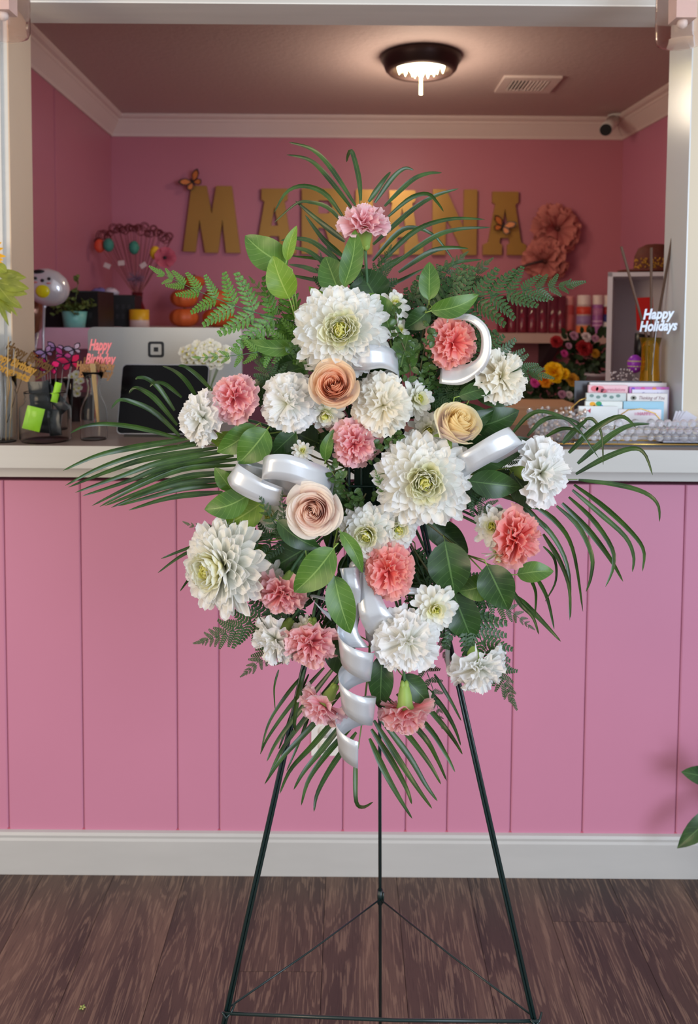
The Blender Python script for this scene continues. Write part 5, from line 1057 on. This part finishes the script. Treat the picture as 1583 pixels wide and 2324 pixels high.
# pumpkins, two stacks of two
pum = M('pumpkin_orange', (206, 96, 44), .5, var=.12, ns=10)
for x, y, w_, hh, lb in ((418, 720, 68, 44, 'orange pumpkin at the bottom of the left stack'), (418, 677, 64, 42, 'orange pumpkin on top of the left stack'), (496, 720, 74, 44, 'orange pumpkin at the bottom of the right stack'), (492, 677, 66, 42, 'orange pumpkin on top of the right stack'), (440, 640, 50, 30, 'small orange pumpkin behind the stacks')):
    Yp = 3.72 if y > 650 else 3.95; c_ = P(x, y, Yp); k_ = mpp(c_); t = thing('pumpkin', lb, 'pumpkin', c_ - Vector((0, 0, hh / 2 * k_)), 'pumpkins on the back shelf')
    if y > 700: c_.z = SB + hh / 2 * k_ * .98
    pr_ = [(max(.001, math.sin(PI * i / 14) ** .8 * w_ / 2 * k_), -math.cos(PI * i / 14) * hh / 2 * k_ * (1 - .12 * math.exp(-((i - 14) / 2) ** 2))) for i in range(15)]
    build('body', MB().lathe(pr_, c_, 48, ripple=lambda a_: 1 - .07 * abs(math.cos(5 * a_)) ** 6), pum, t); build('stalk', MB().tube([c_ + Vector((0, 0, hh / 2 * k_ * .8)), c_ + Vector((.003, 0, hh / 2 * k_ + .004))], [.007, .005], 7), M('stalk_brown', (104, 80, 50), .7), t)
# white shallow dish right of the pumpkins
c_ = P(625, 744, 3.5); c_.z = SB; t = thing('shallow_dish', 'pale shallow dish right of the pumpkins behind the leaves', 'dish', c_); build('dish_body', MB().lathe([(.001, .0), (.05, .002), (.17, .035), (.165, .038), (.05, .008), (.001, .006)], c_, 30), M('dish_white', (206, 178, 178), .4), t)
# paper flowers on the right of the letters
mv = petalmat('paper_mauve', [(0, (112, 52, 52)), (.6, (176, 98, 94)), (1, (204, 124, 116))], .8, .05); mvp = [carn_petal(301 + i, mv, .42) for i in range(4)]
for x, y, rad, fc, lb, Yp in ((1262, 520, 64, (.15, .1, 1), 'large dusty rose paper flower at the top right of the letters', 3.98), (1236, 592, 56, (-.3, -.3, .8), 'dusty rose paper flower below the large one', 3.97)):
    c_ = P(x, y, Yp); k_ = rad * mpp(c_); t = thing('paper_flower', lb, 'paper flower', mtx=frame(c_, face(*fc), 0), group='paper flowers on the wall')
    for i in range(22):
        q = (i + .5) / 22; inst('petal', mvp[i % 4], t, rz(i * 2.4) @ rx(-math.radians(20 + 72 * q ** .6)) @ Matrix.Diagonal((k_ * 1.0, k_, k_ * (.55 + .45 * q), 1)))
    build('flower_eye', MB().ball(c_ + face(*fc) * .01, .014, 8), M('paper_dark', (96, 44, 42), .8), t)
solo('dried_branch', MB().tube([P(1150, 640, 3.98), P(1175, 608, 3.97), P(1205, 598, 3.94), P(1232, 592, 3.92)], .006, 7), M('dark_stem', (58, 36, 38), .6), 'dark curved stem of the paper flowers on the back wall', 'branch')
# ---------------------------------------------------------------- right side of the back room
RZ = P(1300, 757, 3.75).z
rs = thing('wall_shelf', 'shelf on dark brackets with spray cans and pink glasses at the right', 'shelf', (.9, 3.9, RZ)); x0, x1 = P(1130, 757, 3.72).x, P(1392, 757, 3.72).x
build('board', MB().bbox(x0, x1, 3.70, 4.045, RZ - .045, RZ), M('shelf_beige', (196, 164, 156), .5), rs)
bx_ = P(1246, 800, 3.9).x
def bracket(bx_):
    m_ = MB(); zt = RZ - .045; extrude_poly(m_, [[(4.045, zt), (4.045, zt - .13), (4.02, zt - .13), (3.80, zt - .02), (3.80, zt)]], lambda y, z, d: Vector((bx_ + d, y, z)), .045); build('bracket', m_, M('bracket_dark', (72, 62, 70), .6), rs)
bracket(bx_ - .02); bracket(bx_ - .4)
def can(x, w_, body, bands, label, Yp=3.8, top=670, capm=None):
    c_ = P(x, 757, Yp); c_.z = RZ; k_ = mpp(c_); r_ = w_ / 2 * k_; h_ = P(x, top, Yp).z - RZ; t = thing('spray_can', label, 'spray can', c_, 'spray cans on the shelf')
    build('can_body', MB().lathe([(.001, 0), (r_ * .96, 0), (r_, .004), (r_, h_ * .72), (r_ * .92, h_ * .76), (r_ * .9, h_ * .76)], c_, 24), body, t)
    for z0_, z1_, m_ in bands: build('label_band', MB().lathe([(r_ * 1.004, h_ * z0_), (r_ * 1.012, h_ * (z0_ + .002)), (r_ * 1.012, h_ * z1_), (r_ * 1.004, h_ * z1_)], c_, 24), m_, t)
    build('cap', MB().lathe([(r_ * .94, h_ * .755), (r_ * .94, h_ * .97), (r_ * .88, h_), (.001, h_)], c_, 24), capm or M('cap_white', (226, 206, 204), .4), t)
can(1286, 30, M('can_red', (190, 80, 84), .4), [(.1, .5, M('band_pink', (206, 110, 112), .4))], 'blurry red spray can leftmost of the row', 3.86, 672, M('cap_blush', (220, 150, 150), .4))
can(1323, 32, M('can_grey', (186, 160, 160), .35), [(.02, .2, M('band_orange', (224, 124, 80), .4)), (.5, .7, M('band_red', (206, 66, 50), .4)), (.24, .46, M('band_lilac', (150, 120, 170), .4))], 'spray can with red and orange bands and a white cap')
can(1354, 25, M('can_purple', (160, 92, 160), .35), [(.3, .34, M('band_pale', (214, 170, 210), .4)), (.2, .23, MATS['band_pale']), (.48, .66, M('band_mauve', (178, 112, 160), .4))], 'purple spray can with a white cap')
can(1379, 24, M('can_white', (214, 206, 206), .35), [(.02, .18, M('band_green', (40, 120, 96), .4)), (.3, .5, M('band_navy', (56, 56, 120), .4)), (.5, .7, M('band_wine', (150, 40, 50), .4))], 'white spray can with green, navy and wine bands')
pg = M('pink_glass', (214, 96, 130), .04, transm=.85, var=0)
for i, x in enumerate((1138, 1160, 1184, 1206, 1230, 1254, 1271)):
    c_ = P(x, 757, 3.82); c_.z = RZ; k_ = mpp(c_); t = thing('pink_glass_vase', 'pink glass vase in the shelf row, ' + ('behind the fern', 'second behind the fern', 'third behind the fern', 'fourth from the left', 'with a bright highlight', 'next to the red can', 'touching the red can')[i], 'vase', c_, 'pink glass vases on the shelf')
    glass_lathe([(10.5 * k_, 0), (11 * k_, .004), (11 * k_, 84 * k_)], c_, t=.002, n=20, mat=pg, parent=t)
# roses and mixed flowers in pots, right
fol = leafmat('foliage_dark', (34, 54, 34), (62, 86, 50), (80, 100, 60), .5, .001, .1, 0); RF = round_leaf(fol)
def bunch(name, label, cx, cy, rx_, rz_, Yp, nleaf, heads, seed, lsz=26):
    c_ = P(cx, cy, Yp); t = thing(name, label, 'flowers', c_ - Vector((0, 0, rz_ * mpp(c_))), 'flower bunches behind the counter'); k_ = mpp(c_); r = random.Random(seed); M4i = wm(t).inverted()
    for i in range(nleaf):
        d = Vector((r.gauss(0, .5), r.gauss(0, .4), r.gauss(0, .5))); p_ = c_ + Vector((max(-1, min(1, d.x)) * rx_ * k_, d.y * .04 + .02, max(-1, min(1, d.z)) * rz_ * k_)); dd = Vector((d.x, r.uniform(-1, 0), d.z + .2)).normalized(); nz = Vector((r.uniform(-.5, .5), -1, .4)); nz = (nz - dd * nz.dot(dd)).normalized(); ln = lsz * k_ * r.uniform(.7, 1.2)
        m3 = Matrix((dd.cross(nz) * ln, dd * ln, nz * ln)).transposed().to_4x4(); m3.translation = p_; inst('leaf', RF, t, M4i @ m3)
    for x, y, rad, meshes in heads:
        hc = P(x, y, Yp - .05); hk = rad * mpp(hc); fm_ = frame(hc, face(r.uniform(-.2, .2), .45, .8), 0); m_ = MB()
        for i in range(18):
            q = (i + .5) / 18; src = meshes[i % len(meshes)]; mt_ = fm_ @ rz(i * 2.4) @ rx(-math.radians(12 + 80 * q ** .7)) @ Matrix.Diagonal((hk * 1.1, hk * .5, hk * (.7 + .3 * q), 1)); o_ = len(m_.v); m_.v += [mt_ @ v.co for v in src.vertices]
            for f in src.polygons: m_.f.append(tuple(o_ + v for v in f.vertices)); m_.sm.append(True); m_.uv.append([tuple(src.uv_layers[0].data[l].uv) for l in f.loop_indices])
        me = m_.mesh('flower_head'); me.materials.append(meshes[0].materials[0]); inst('flower_head', me, t, M4i)
    for i in range(5): build('stem', MB().tube([c_ + Vector((r.uniform(-.5, .5) * rx_ * k_, .02, 0)), c_ + Vector((r.uniform(-.2, .2) * rx_ * k_, .02, -rz_ * k_ * 1.3))], .0015, 5), stemd, t)
    return t
def pm(name, a_, b_): 
    m_ = petalmat(name, [(0, a_), (1, b_)], .6, .15); return [carn_petal(401 + i + len(name), m_, .5) for i in range(3)]
yel = pm('yellow_petal', (236, 150, 10), (252, 206, 20)); ora = pm('orange_petal', (226, 120, 20), (248, 170, 40)); redp = pm('red_petal', (120, 20, 30), (176, 40, 48)); mag = pm('magenta_petal', (190, 40, 120), (226, 80, 170)); lil = pm('lilac_petal', (150, 100, 130), (206, 150, 180)); whp = pm('pale_petal', (210, 190, 190), (236, 220, 224)); ambr = pm('amber_petal', (170, 110, 20), (206, 150, 50))
bunch('yellow_rose_bunch', 'bunch of yellow and orange roses behind the tray', 1262, 890, 66, 44, 2.9, 150, [(1257, 845, 26, yel), (1236, 862, 19, ora), (1298, 862, 17, ambr), (1214, 868, 12, mag), (1275, 895, 10, lil), (1291, 896, 9, whp), (1316, 890, 9, lil), (1280, 848, 14, yel)], 1)
a, b = P(1195, 980, 2.9), P(1335, 922, 2.9); t = thing('planter_box', 'black planter box under the yellow roses', 'planter', ((a.x + b.x) / 2, 2.95, dz)); build('box_body', MB().bbox(a.x, b.x, 2.87, 3.05, dz, b.z), blk, t); build('lip', MB().bbox(a.x - .004, b.x + .004, 2.866, 3.054, b.z, b.z + .008), blk, t)
bunch('mixed_flower_bunch', 'dark red and pink mixed flowers in a white pot under the shelf', 1335, 805, 52, 48, 3.15, 170, [(1262, 775, 15, redp), (1325, 790, 20, redp), (1330, 765, 12, whp), (1350, 768, 9, lil), (1280, 802, 9, mag), (1302, 762, 11, lil), (1350, 802, 11, ambr), (1290, 785, 8, lil)], 2, 20)
pp_ = P(1349, 905, 3.12); k_ = mpp(pp_); t = thing('white_pot', 'plain white flower pot beneath the dark red flowers', 'pot', (pp_.x, pp_.y, dz)); zt_ = P(1349, 847, 3.12).z; build('pot_body', MB().lathe([(.001, dz), (20 * k_, dz), (28 * k_, zt_), (30 * k_, zt_), (30 * k_, zt_ - .012), (26 * k_, zt_ - .012)], (pp_.x, pp_.y, 0), 26), M('pot_white', (220, 206, 212), .5), t); build('soil', MB().lathe([(27 * k_, zt_ - .006), (.001, zt_ - .004)], (pp_.x, pp_.y, 0), 20), M('soil', (40, 32, 30), .9), t)
# white crate with open front standing on end
cw = M('crate_white', (214, 204, 214), .5, var=.04)
a = P(1388, 610, 2.62); b = P(1520, 905, 2.62); ct_z = P(1388, 616, 2.62).z; cb_ = dz
ctt = thing('white_crate', 'white open-fronted box shelf standing at the right end behind the cards', 'crate', ((a.x + b.x) / 2, 2.7, cb_))
yw = Matrix.Rotation(-.35, 3, 'Z'); cc = Vector((a.x, 2.66, 0)); cwid, cdep = .34, .26; hh = ct_z - cb_
bb = lambda o, s, nm, mm=cw: build(nm, MB().box(cc + yw @ Vector(o), s, yw), mm, ctt)
bb((.008, cdep / 2, cb_ + hh / 2), (.016, cdep, hh), 'side_panel'); bb((cwid, cdep / 2, cb_ + hh / 2), (.016, cdep, hh), 'side_panel'); bb((cwid / 2, cdep / 2, ct_z - .008), (cwid, cdep, .014), 'top_panel'); bb((cwid / 2, cdep / 2, cb_ + .008), (cwid, cdep, .014), 'bottom_panel'); bb((cwid / 2, cdep - .004, cb_ + hh / 2), (cwid, .008, hh), 'back_panel')
q = P(1462, 712, 2.62); solo('red_card', MB().box(q, (38 * mpp(q), .004, 74 * mpp(q)), Matrix.Rotation(-.06, 3, 'Y')), M('red_card', (214, 40, 40), .5), 'plain red card standing inside the white crate', 'card')
q = P(1458, 790, 2.6); t = thing('desk_phone', 'black handset standing inside the white crate', 'phone', q); build('handset', MB().tube([q + Vector((.0, 0, .045)), q + Vector((-.008, 0, 0)), q + Vector((0, 0, -.05))], [.026, .02, .026], 12), blk, t); build('base', MB().box(q + Vector((.02, .03, -.05)), (.07, .03, .05)), blk, t)
# woven hat on the crate
hm = M('brown_straw', (96, 42, 32), .7, var=.35, ns=60, bump=.8); q = P(1472, 585, 2.75); q.z = ct_z; k_ = mpp(q); t = thing('straw_hat', 'dark brown woven hat with gold lace lying on the white crate', 'hat', q)
build('brim', MB().lathe([(.001, .002), (62 * k_, .004), (66 * k_, .012), (60 * k_, .014), (.001, .012)], q, 30, ripple=lambda a_: 1 + .05 * math.sin(3 * a_)), hm, t)
build('crown', MB().lathe([(46 * k_, .01), (44 * k_, 40 * k_), (36 * k_, 58 * k_), (20 * k_, 66 * k_), (.001, 68 * k_)], q + Vector((.02, 0, 0)), 30, ripple=lambda a_: 1 + .03 * math.sin(4 * a_ + 1)), hm, t)
m_ = MB()
for i in range(90):
    a_ = rg.uniform(PI, 1.75 * PI); rr_ = 46 * k_; z_ = rg.uniform(.012, 34 * k_); c_ = q + Vector((.02 + math.cos(a_) * rr_, math.sin(a_) * rr_, z_)); m_.ball(c_, .0035, 5)
build('gold_lace', m_, M('lace_gold', (190, 140, 50), .5, metal=.3), t)['kind'] = 'stuff'
# reed diffuser in an amber glass bottle
pd = on_counter(1478, 962); pd = Vector((P(1473, 868, 2.083).x, 2.083, CT)); k_ = mpp(pd); H1 = P(1474, 766, 2.083).z - CT
dfu = thing('amber_glass_vase', 'slim amber glass vase behind the card rack holding three sticks', 'vase', pd)
glass_lathe([(26 * k_, 0), (27 * k_, .005), (24 * k_, H1 * .45), (19 * k_, H1 * .75), (19 * k_, H1 * .9), (24 * k_, H1)], pd, t=.002, mat=M('amber_glass', (255, 214, 50), .03, transm=.93, ior=1.3, var=0), parent=dfu)
for i, (x, y) in enumerate(((1409, 560), (1477, 562), (1528, 533))):
    e = P(x - (2 if i == 2 else 0), y, 2.04 + .015 * i); b0 = pd + Vector(((e.x - pd.x) * -.15, 0, .008)); nk = pd + Vector(((-9, 1, 9)[i] * k_, 0, H1)); e2 = nk + (nk - b0).normalized() * ((e.z - nk.z) / max(.2, (nk - b0).normalized().z)); 
    solo('reed_stick', MB().tube([b0, nk, e], .0035, 7), M('reed_brown', (96, 72, 60), .6), ('brown reed leaning left out of the amber vase', 'brown reed standing upright in the amber vase', 'tall dark reed leaning right out of the amber vase')[i], 'stick', 'reeds in the amber vase')
topper(['Happy', 'Holidays'], 1491, 727, 2.0, 32, M('silver_mirror', (176, 180, 186), .35, metal=.5, var=.2, ns=80), 'silver cake topper reading Happy Holidays in the amber vase', -.05, -.1, .85, (1478, 850, 2.05), .3, (70, 84))
build('stick', MB().tube([P(1488, 740, 2.125), P(1480, 868, 2.19)], .002, 6), MATS['clear_plastic'], dfu) if False else None
# purple ribbon egg and bead spray
q = P(1440, 826, 2.3); t = thing('foil_egg', 'purple foil egg with pale stripes left of the amber vase', 'egg', q); k_ = mpp(q); build('shell', MB().ball(q, 17 * k_, 14, (1, 1, 1.25)), M('egg_purple', (164, 60, 206), .3), t)
for z_ in (-.3, .25): build('stripe', MB().lathe([(17.2 * k_ * math.sqrt(1 - z_ ** 2), z_ * 21 * k_), (17.6 * k_ * math.sqrt(1 - z_ ** 2), z_ * 21 * k_ + .002), (17.2 * k_ * math.sqrt(1 - z_ ** 2), z_ * 21 * k_ + .004)], q, 16), M('stripe_pale', (206, 190, 160), .4), t)
build('stick', MB().tube([q, Vector((q.x, q.y, CT + .005 if q.y < 2.28 else dz))], .0015, 5), MATS['clear_plastic'], t)
wb = M('pearl_white', (230, 222, 232), .25); q = P(1412, 862, 2.24); t = thing('bead_spray', 'spray of tiny pearl beads on thin wires behind the cards', 'decoration', Vector((q.x + .01, q.y, CT))); bm_ = MB().ball((0, 0, 0), 1, 6).mesh('pearl'); bm_.materials.append(wb)
for i in range(70):
    c_ = q + Vector((rg.uniform(-32, 34) * mpp(q), rg.uniform(-.02, .02), rg.uniform(-22, 26) * mpp(q) + 0)); inst('pearl', bm_, t, wm(t).inverted() @ Matrix.Translation(c_) @ Matrix.Scale(2.2 * mpp(q), 4))
    if i % 7 == 0: build('wire', MB().tube([c_, Vector((q.x + .01, q.y, CT + .002))], .0004, 4), wb, t)
# card rack
rk = thing('card_rack', 'clear acrylic rack with two columns of small gift cards on the counter', 'rack', on_counter(1400, 985)); acr = M('acrylic', (236, 240, 244), .05, transm=.8, var=0, ior=1.2)
a, b = P(1308, 900, 2.0), P(1520, 900, 2.0)
build('back_panel', MB().bbox(a.x + .01, b.x - .0, 2.0555, 2.0575, CT, P(1400, 866, 2.05).z + .001), M('rack_dark', (60, 60, 66), .3), rk)
build('side_panel', MB().bbox(a.x - .001, a.x + .001, 1.975, 2.0555, CT, CT + .03), acr, rk); build('side_panel', MB().bbox(b.x - .001, b.x + .001, 1.975, 2.0555, CT, CT + .03), acr, rk); build('base_panel', MB().bbox(a.x, b.x, 1.975, 2.0575, CT, CT + .002), acr, rk)
cards = [  # x0, y0 (top), x1, y1, Y, colour, label, text, text colour
 (1338, 868, 1512, 960, 2.045, (236, 232, 232), 'plain white card at the very back of the rack', None, None),
 (1335, 874, 1424, 960, 2.030, (240, 196, 204), 'pale pink gift card with a flower, back left of the rack', 'Congratulations', (200, 110, 140)),
 (1428, 878, 1518, 960, 2.030, (196, 120, 196), 'purple bordered gift card, back right of the rack', None, None),
 (1434, 884, 1517, 960, 2.026, (226, 224, 240), 'lavender gift card reading Congratulations, back right of the rack', 'Congratulations', (110, 110, 170)),
 (1330, 892, 1420, 968, 2.012, (206, 214, 212), 'gift card with grey leaf print in the second row left', None, None),
 (1423, 893, 1514, 968, 2.012, (236, 230, 226), 'white gift card reading Thinking of You in the second row right', 'Thinking of You', (150, 110, 120)),
 (1328, 911, 1414, 975, 1.998, (232, 238, 234), 'white gift card with a bright balloon print in the third row left', None, None),
 (1412, 911, 1506, 975, 1.998, (160, 206, 226), 'light blue gift card in the third row right', None, None),
 (1313, 922, 1402, 985, 1.984, (234, 238, 238), 'white gift card with two small butterflies in the front row left', None, None),
 (1403, 929, 1500, 985, 1.984, (236, 232, 236), 'white gift card reading HAPPY with a pink band, front row right', 'HAPPY', (190, 80, 120))]
for i, (cx0, cy0, cx1, cy1, Yc, col, lb, s_, tc_) in enumerate(cards):
    p0 = P(cx0, cy0, Yc); p1 = P(cx1, cy0, Yc); zb_ = CT + .0025; t = thing('gift_card', lb, 'card', ((p0.x + p1.x) / 2, Yc, zb_), 'gift cards in the rack')
    build('card_stock', MB().bbox(p0.x, p1.x, Yc, Yc + (.003 if i in (3,) else .009), zb_, p0.z), M('card_%d' % i, col, .5, var=.02), t); kk = mpp(p0)
    if s_: text('print', s_, 11 * kk, Vector(((p0.x * .4 + p1.x * .6), Yc - .0004, p0.z - 10 * kk)), M('ink_%d' % i, tc_, .6), t, None, .3 if s_[1].islower() else 0, .0002, 0, (58 if len(s_) > 6 else 30) * kk)
    pr_ = []
    if i == 1: pr_ = [(14, 8, 9, (226, 120, 130)), (26, 9, 10, (230, 130, 140)), (34, 13, 7, (222, 120, 130))]
    if i == 4: pr_ = [(12 + 15 * k_, 6 + 3 * (k_ % 2), 5, (120, 146, 142)) for k_ in range(5)]
    if i == 5: pr_ = [(14, 10, 7, (150, 150, 140)), (14, 10, 3, (224, 120, 90))]
    if i == 6: pr_ = [(16, 6, 7, (236, 170, 40)), (30, 5, 7, (50, 160, 110)), (22, 11, 5, (236, 200, 60)), (36, 10, 4, (70, 150, 210))]
    if i == 2: pr_ = [(8, 4, 4, (120, 80, 200)), (30, 4, 5, (220, 90, 160)), (56, 4, 5, (230, 140, 90)), (76, 4, 5, (210, 100, 180))]
    for px_, pz_, r_, c_ in pr_: build('print', MB().lathe([(r_ * kk, 0), (.0001, 0)], (p0.x + px_ * kk, Yc - .0004, p0.z - pz_ * kk), 12, Matrix.Rotation(PI / 2, 3, 'X') @ Matrix.Diagonal((1, .75, 1))), M('print_%d_%d_%d' % c_, c_, .6), t)
    if i == 9: build('print', MB().bbox(p0.x + 36 * kk, p1.x - 12 * kk, Yc - .0005, Yc, p0.z - 13 * kk, p0.z - 7 * kk), M('print_rose_band', (226, 190, 206), .6), t)
    if i == 8:
        for bx2, bz2_, cc_ in ((20, 10, (190, 60, 80)), (9, 18, (60, 130, 110))):
            m_ = MB()
            for s_2 in (-1, 1): m_.face([(p0.x + bx2 * kk, Yc - .0005, p0.z - bz2_ * kk), (p0.x + (bx2 + s_2 * 7) * kk, Yc - .0005, p0.z - (bz2_ - 6) * kk), (p0.x + (bx2 + s_2 * 6) * kk, Yc - .0005, p0.z - (bz2_ + 6) * kk)])
            build('print', m_, M('print_bf_%d' % cc_[0], cc_, .6), t)
# crystal bead tray
ty0, tz = 1.905, CT
ty1 = 1.968
xt0 = P(1330, 1010, ty0).x; xt1 = P(1640, 1010, ty0).x; beadg = M('bead_glass', (246, 246, 250), .03, transm=.75, ior=1.45, var=0); goldw = M('gold_wire', (206, 168, 92), .25, metal=.85)
tr = thing('bead_tray', 'gold-rimmed tray edged with clear glass beads at the right end of the counter', 'tray', ((xt0 + xt1) / 2, (ty0 + ty1) / 2, tz))
build('tray_base', MB().bbox(xt0 - .07, xt1, ty0, ty1, tz, tz + .006), M('mirror_black', (40, 38, 42), .1), tr); build('gold_rim', MB().tube([(xt0 - .07, ty0, tz + .006), (xt1, ty0, tz + .006), (xt1, ty1, tz + .006), (xt0 - .07, ty1, tz + .006), (xt0 - .07, ty0, tz + .006)], .0022, 6), goldw, tr)
bdm = MB().ball((0, 0, 0), 1, 12).mesh('bead'); bdm.materials.append(beadg); rb2 = random.Random(8); kk = mpp(Vector((.6, ty0, tz))); br_ = 9.5 * kk
for row in range(3):
    for i in range(27):
        x_ = xt0 + .0 + i * 19.5 * kk * .62 + row * br_ * .5; x_ = xt0 + i * br_ * 1.95 + (row % 2) * br_
        if x_ > xt1 or rb2.random() < .12: continue
        inst('bead', bdm, tr, Matrix.Translation((-(xt0 + xt1) / 2 + x_, ty0 + .008 - (ty0 + ty1) / 2 + rb2.uniform(-.003, .003), .012 + br_ * (1 + row * 1.72))) @ Matrix.Scale(br_ * rb2.uniform(.88, 1.04), 4))
for i in range(2): build('gold_wire', MB().tube([(xt0, ty0 + .008, tz + .014 + br_ * (1 + 1.7 * i) * 1.0), (xt1, ty0 + .008, tz + .014 + br_ * (1 + 1.7 * i))], .0007, 5), goldw, tr)
ha = [P(x, y, ty0 + .02) for x, y in ((1392, 975), (1402, 945), (1425, 930), (1455, 928), (1485, 938), (1502, 958), (1507, 985))]; build('handle', MB().tube(ha, .0016, 7), goldw, tr)
# crystal bowl at the left of the tray
bc_ = on_counter(1268, 1005); bc_.y = 1.99; cb2 = thing('crystal_bowl', 'bowl of small faceted crystal beads left of the tray', 'bowl', bc_); kk = mpp(bc_)
cr_ = MB().lathe([(.001, -1), (.7, -.7), (1, 0), (.7, .7), (.001, 1)], (0, 0, 0), 6); cr_.sm = [False] * len(cr_.sm); crm = cr_.mesh('crystal_bead'); crm.materials.append(beadg)
crm2 = cr_.mesh('crystal_bead'); crm2.materials.append(M('bead_iris', (240, 214, 196), .08, transm=.4, metal=.2, var=.2, ns=9))
for i in range(280):
    a_ = rb2.uniform(0, 2 * PI); v = i / 280; hgt_ = 66 * kk * v; rr_ = (42 + 22 * math.sin(v * PI * .6)) * kk
    inst('crystal_bead', crm if i % 3 else crm2, cb2, Matrix.Translation((math.cos(a_) * rr_, math.sin(a_) * rr_ * .75, hgt_ + .006)) @ Matrix.Rotation(a_ * 3, 4, 'X') @ Matrix.Scale(.0048 * rb2.uniform(.8, 1.2), 4))
build('bowl_liner', MB().lathe([(.001, .001), (36 * kk, .002), (54 * kk, 60 * kk)], bc_, 24), acr, cb2)
hb = [P(x, y, 1.99) for x, y in ((1288, 955), (1296, 925), (1315, 908), (1330, 903))]; build('handle', MB().tube(hb, .0016, 7), goldw, cb2)
# envelopes and the stack of cards on the tray
for i in range(4):
    q = P(1540 + 5 * i, 958, 1.972 - .004 * i); solo('envelope', MB().box(q + Vector((0, 0, 0)), (.03, .0012, .05), Matrix.Rotation(-.5, 3, 'Z') @ Matrix.Rotation(.25 + .1 * i, 3, 'Y')), M('envelope_white', (226, 228, 240), .6), ('front', 'second', 'third', 'rearmost')[i] + ' of the white envelopes fanned right of the card rack', 'envelope', 'white envelopes')
a, b = P(1492, 985, 1.96), P(1640, 954, 1.96)
for i in range(6):
    z_ = tz + .008 + i * .0052; solo('leaflet_card', MB().bbox(a.x + .002 * (i % 2), b.x, 1.925 + .001 * i, 1.97, z_, z_ + .0046), M('stack_pink', (236, 210, 216), .6) if i == 5 else M('stack_white', (214, 212, 224), .6), 'card in the flat pile on the bead tray, ' + ('lowest', 'second from below', 'third from below', 'fourth from below', 'just under the pink one', 'pink one on top')[i], 'card', 'flat card pile')
# ---------------------------------------------------------------- clear glass shades at the top corners
for sx, x_, lb in ((-1, 8, 'clear glass lamp shade cut by the upper left picture corner'), (1, 1546, 'clear glass lamp shade cut by the upper right picture corner')):
    yb_ = 82 if sx < 0 else 100; c_ = P(x_, yb_, 1.80); k_ = mpp(c_); t = thing('wall_lamp', lb, 'lamp', Vector((c_.x, c_.y, c_.z)), 'glass wall lamps on the posts')
    glass_lathe([(46 * k_, 0), (54 * k_, .004), (57 * k_, .012), (58 * k_, .05), (58 * k_, .26)], c_, t=.002, n=32, mat=M('shade_glass', (250, 240, 238), .03, transm=1, ior=1.12, var=0), name='glass_shade', parent=t)
    build('lamp_socket', MB().box(c_ + Vector((0, 0, .10)), (46 * k_, 46 * k_, .10)), M('socket_blush', (226, 206, 198), .5), t); build('bulb', MB().ball(c_ + Vector((0, 0, .045)), 12 * k_, 12), M('bulb_off', (235, 232, 226), .2), t)
    build('arm', MB().tube([c_ + Vector((0, 0, .15)), c_ + Vector((0, 0, .30)), Vector((c_.x, YP, c_.z + .32))], .008, 8), bronze, t); build('wall_plate', MB().box(Vector((c_.x, YP - .008, c_.z + .32)), (.07, .014, .07)), bronze, t)
# potted plant just outside the right edge
q = PZ(1700, 2010, 0); pl2 = thing('floor_plant', 'floor plant at the right edge with two dark leaf tips in view', 'plant', q)
build('pot', MB().lathe([(.001, 0), (.07, 0), (.09, .16), (.095, .17), (.085, .17), (.08, .15), (.001, .15)], q, 26), M('pot_charcoal', (70, 70, 74), .5), pl2)
for x_, y_, xb_, yb_, w_, bw_ in ((1545, 1752, 1640, 1770, 42, -.08), (1536, 1925, 1640, 1830, 44, .10), (1600, 1700, 1680, 1850, 40, .05), (1700, 1650, 1690, 1880, 44, 0), (1770, 1780, 1700, 1880, 44, 0)): 
    Yq = q.y - .05; bigleaf(pl2, xb_, yb_, x_, y_, w_, Yq, lfd, bw_); build('stem', MB().tube([P(xb_, yb_, Yq), q + Vector((0, 0, .15))], .004, 6), stemd, pl2)
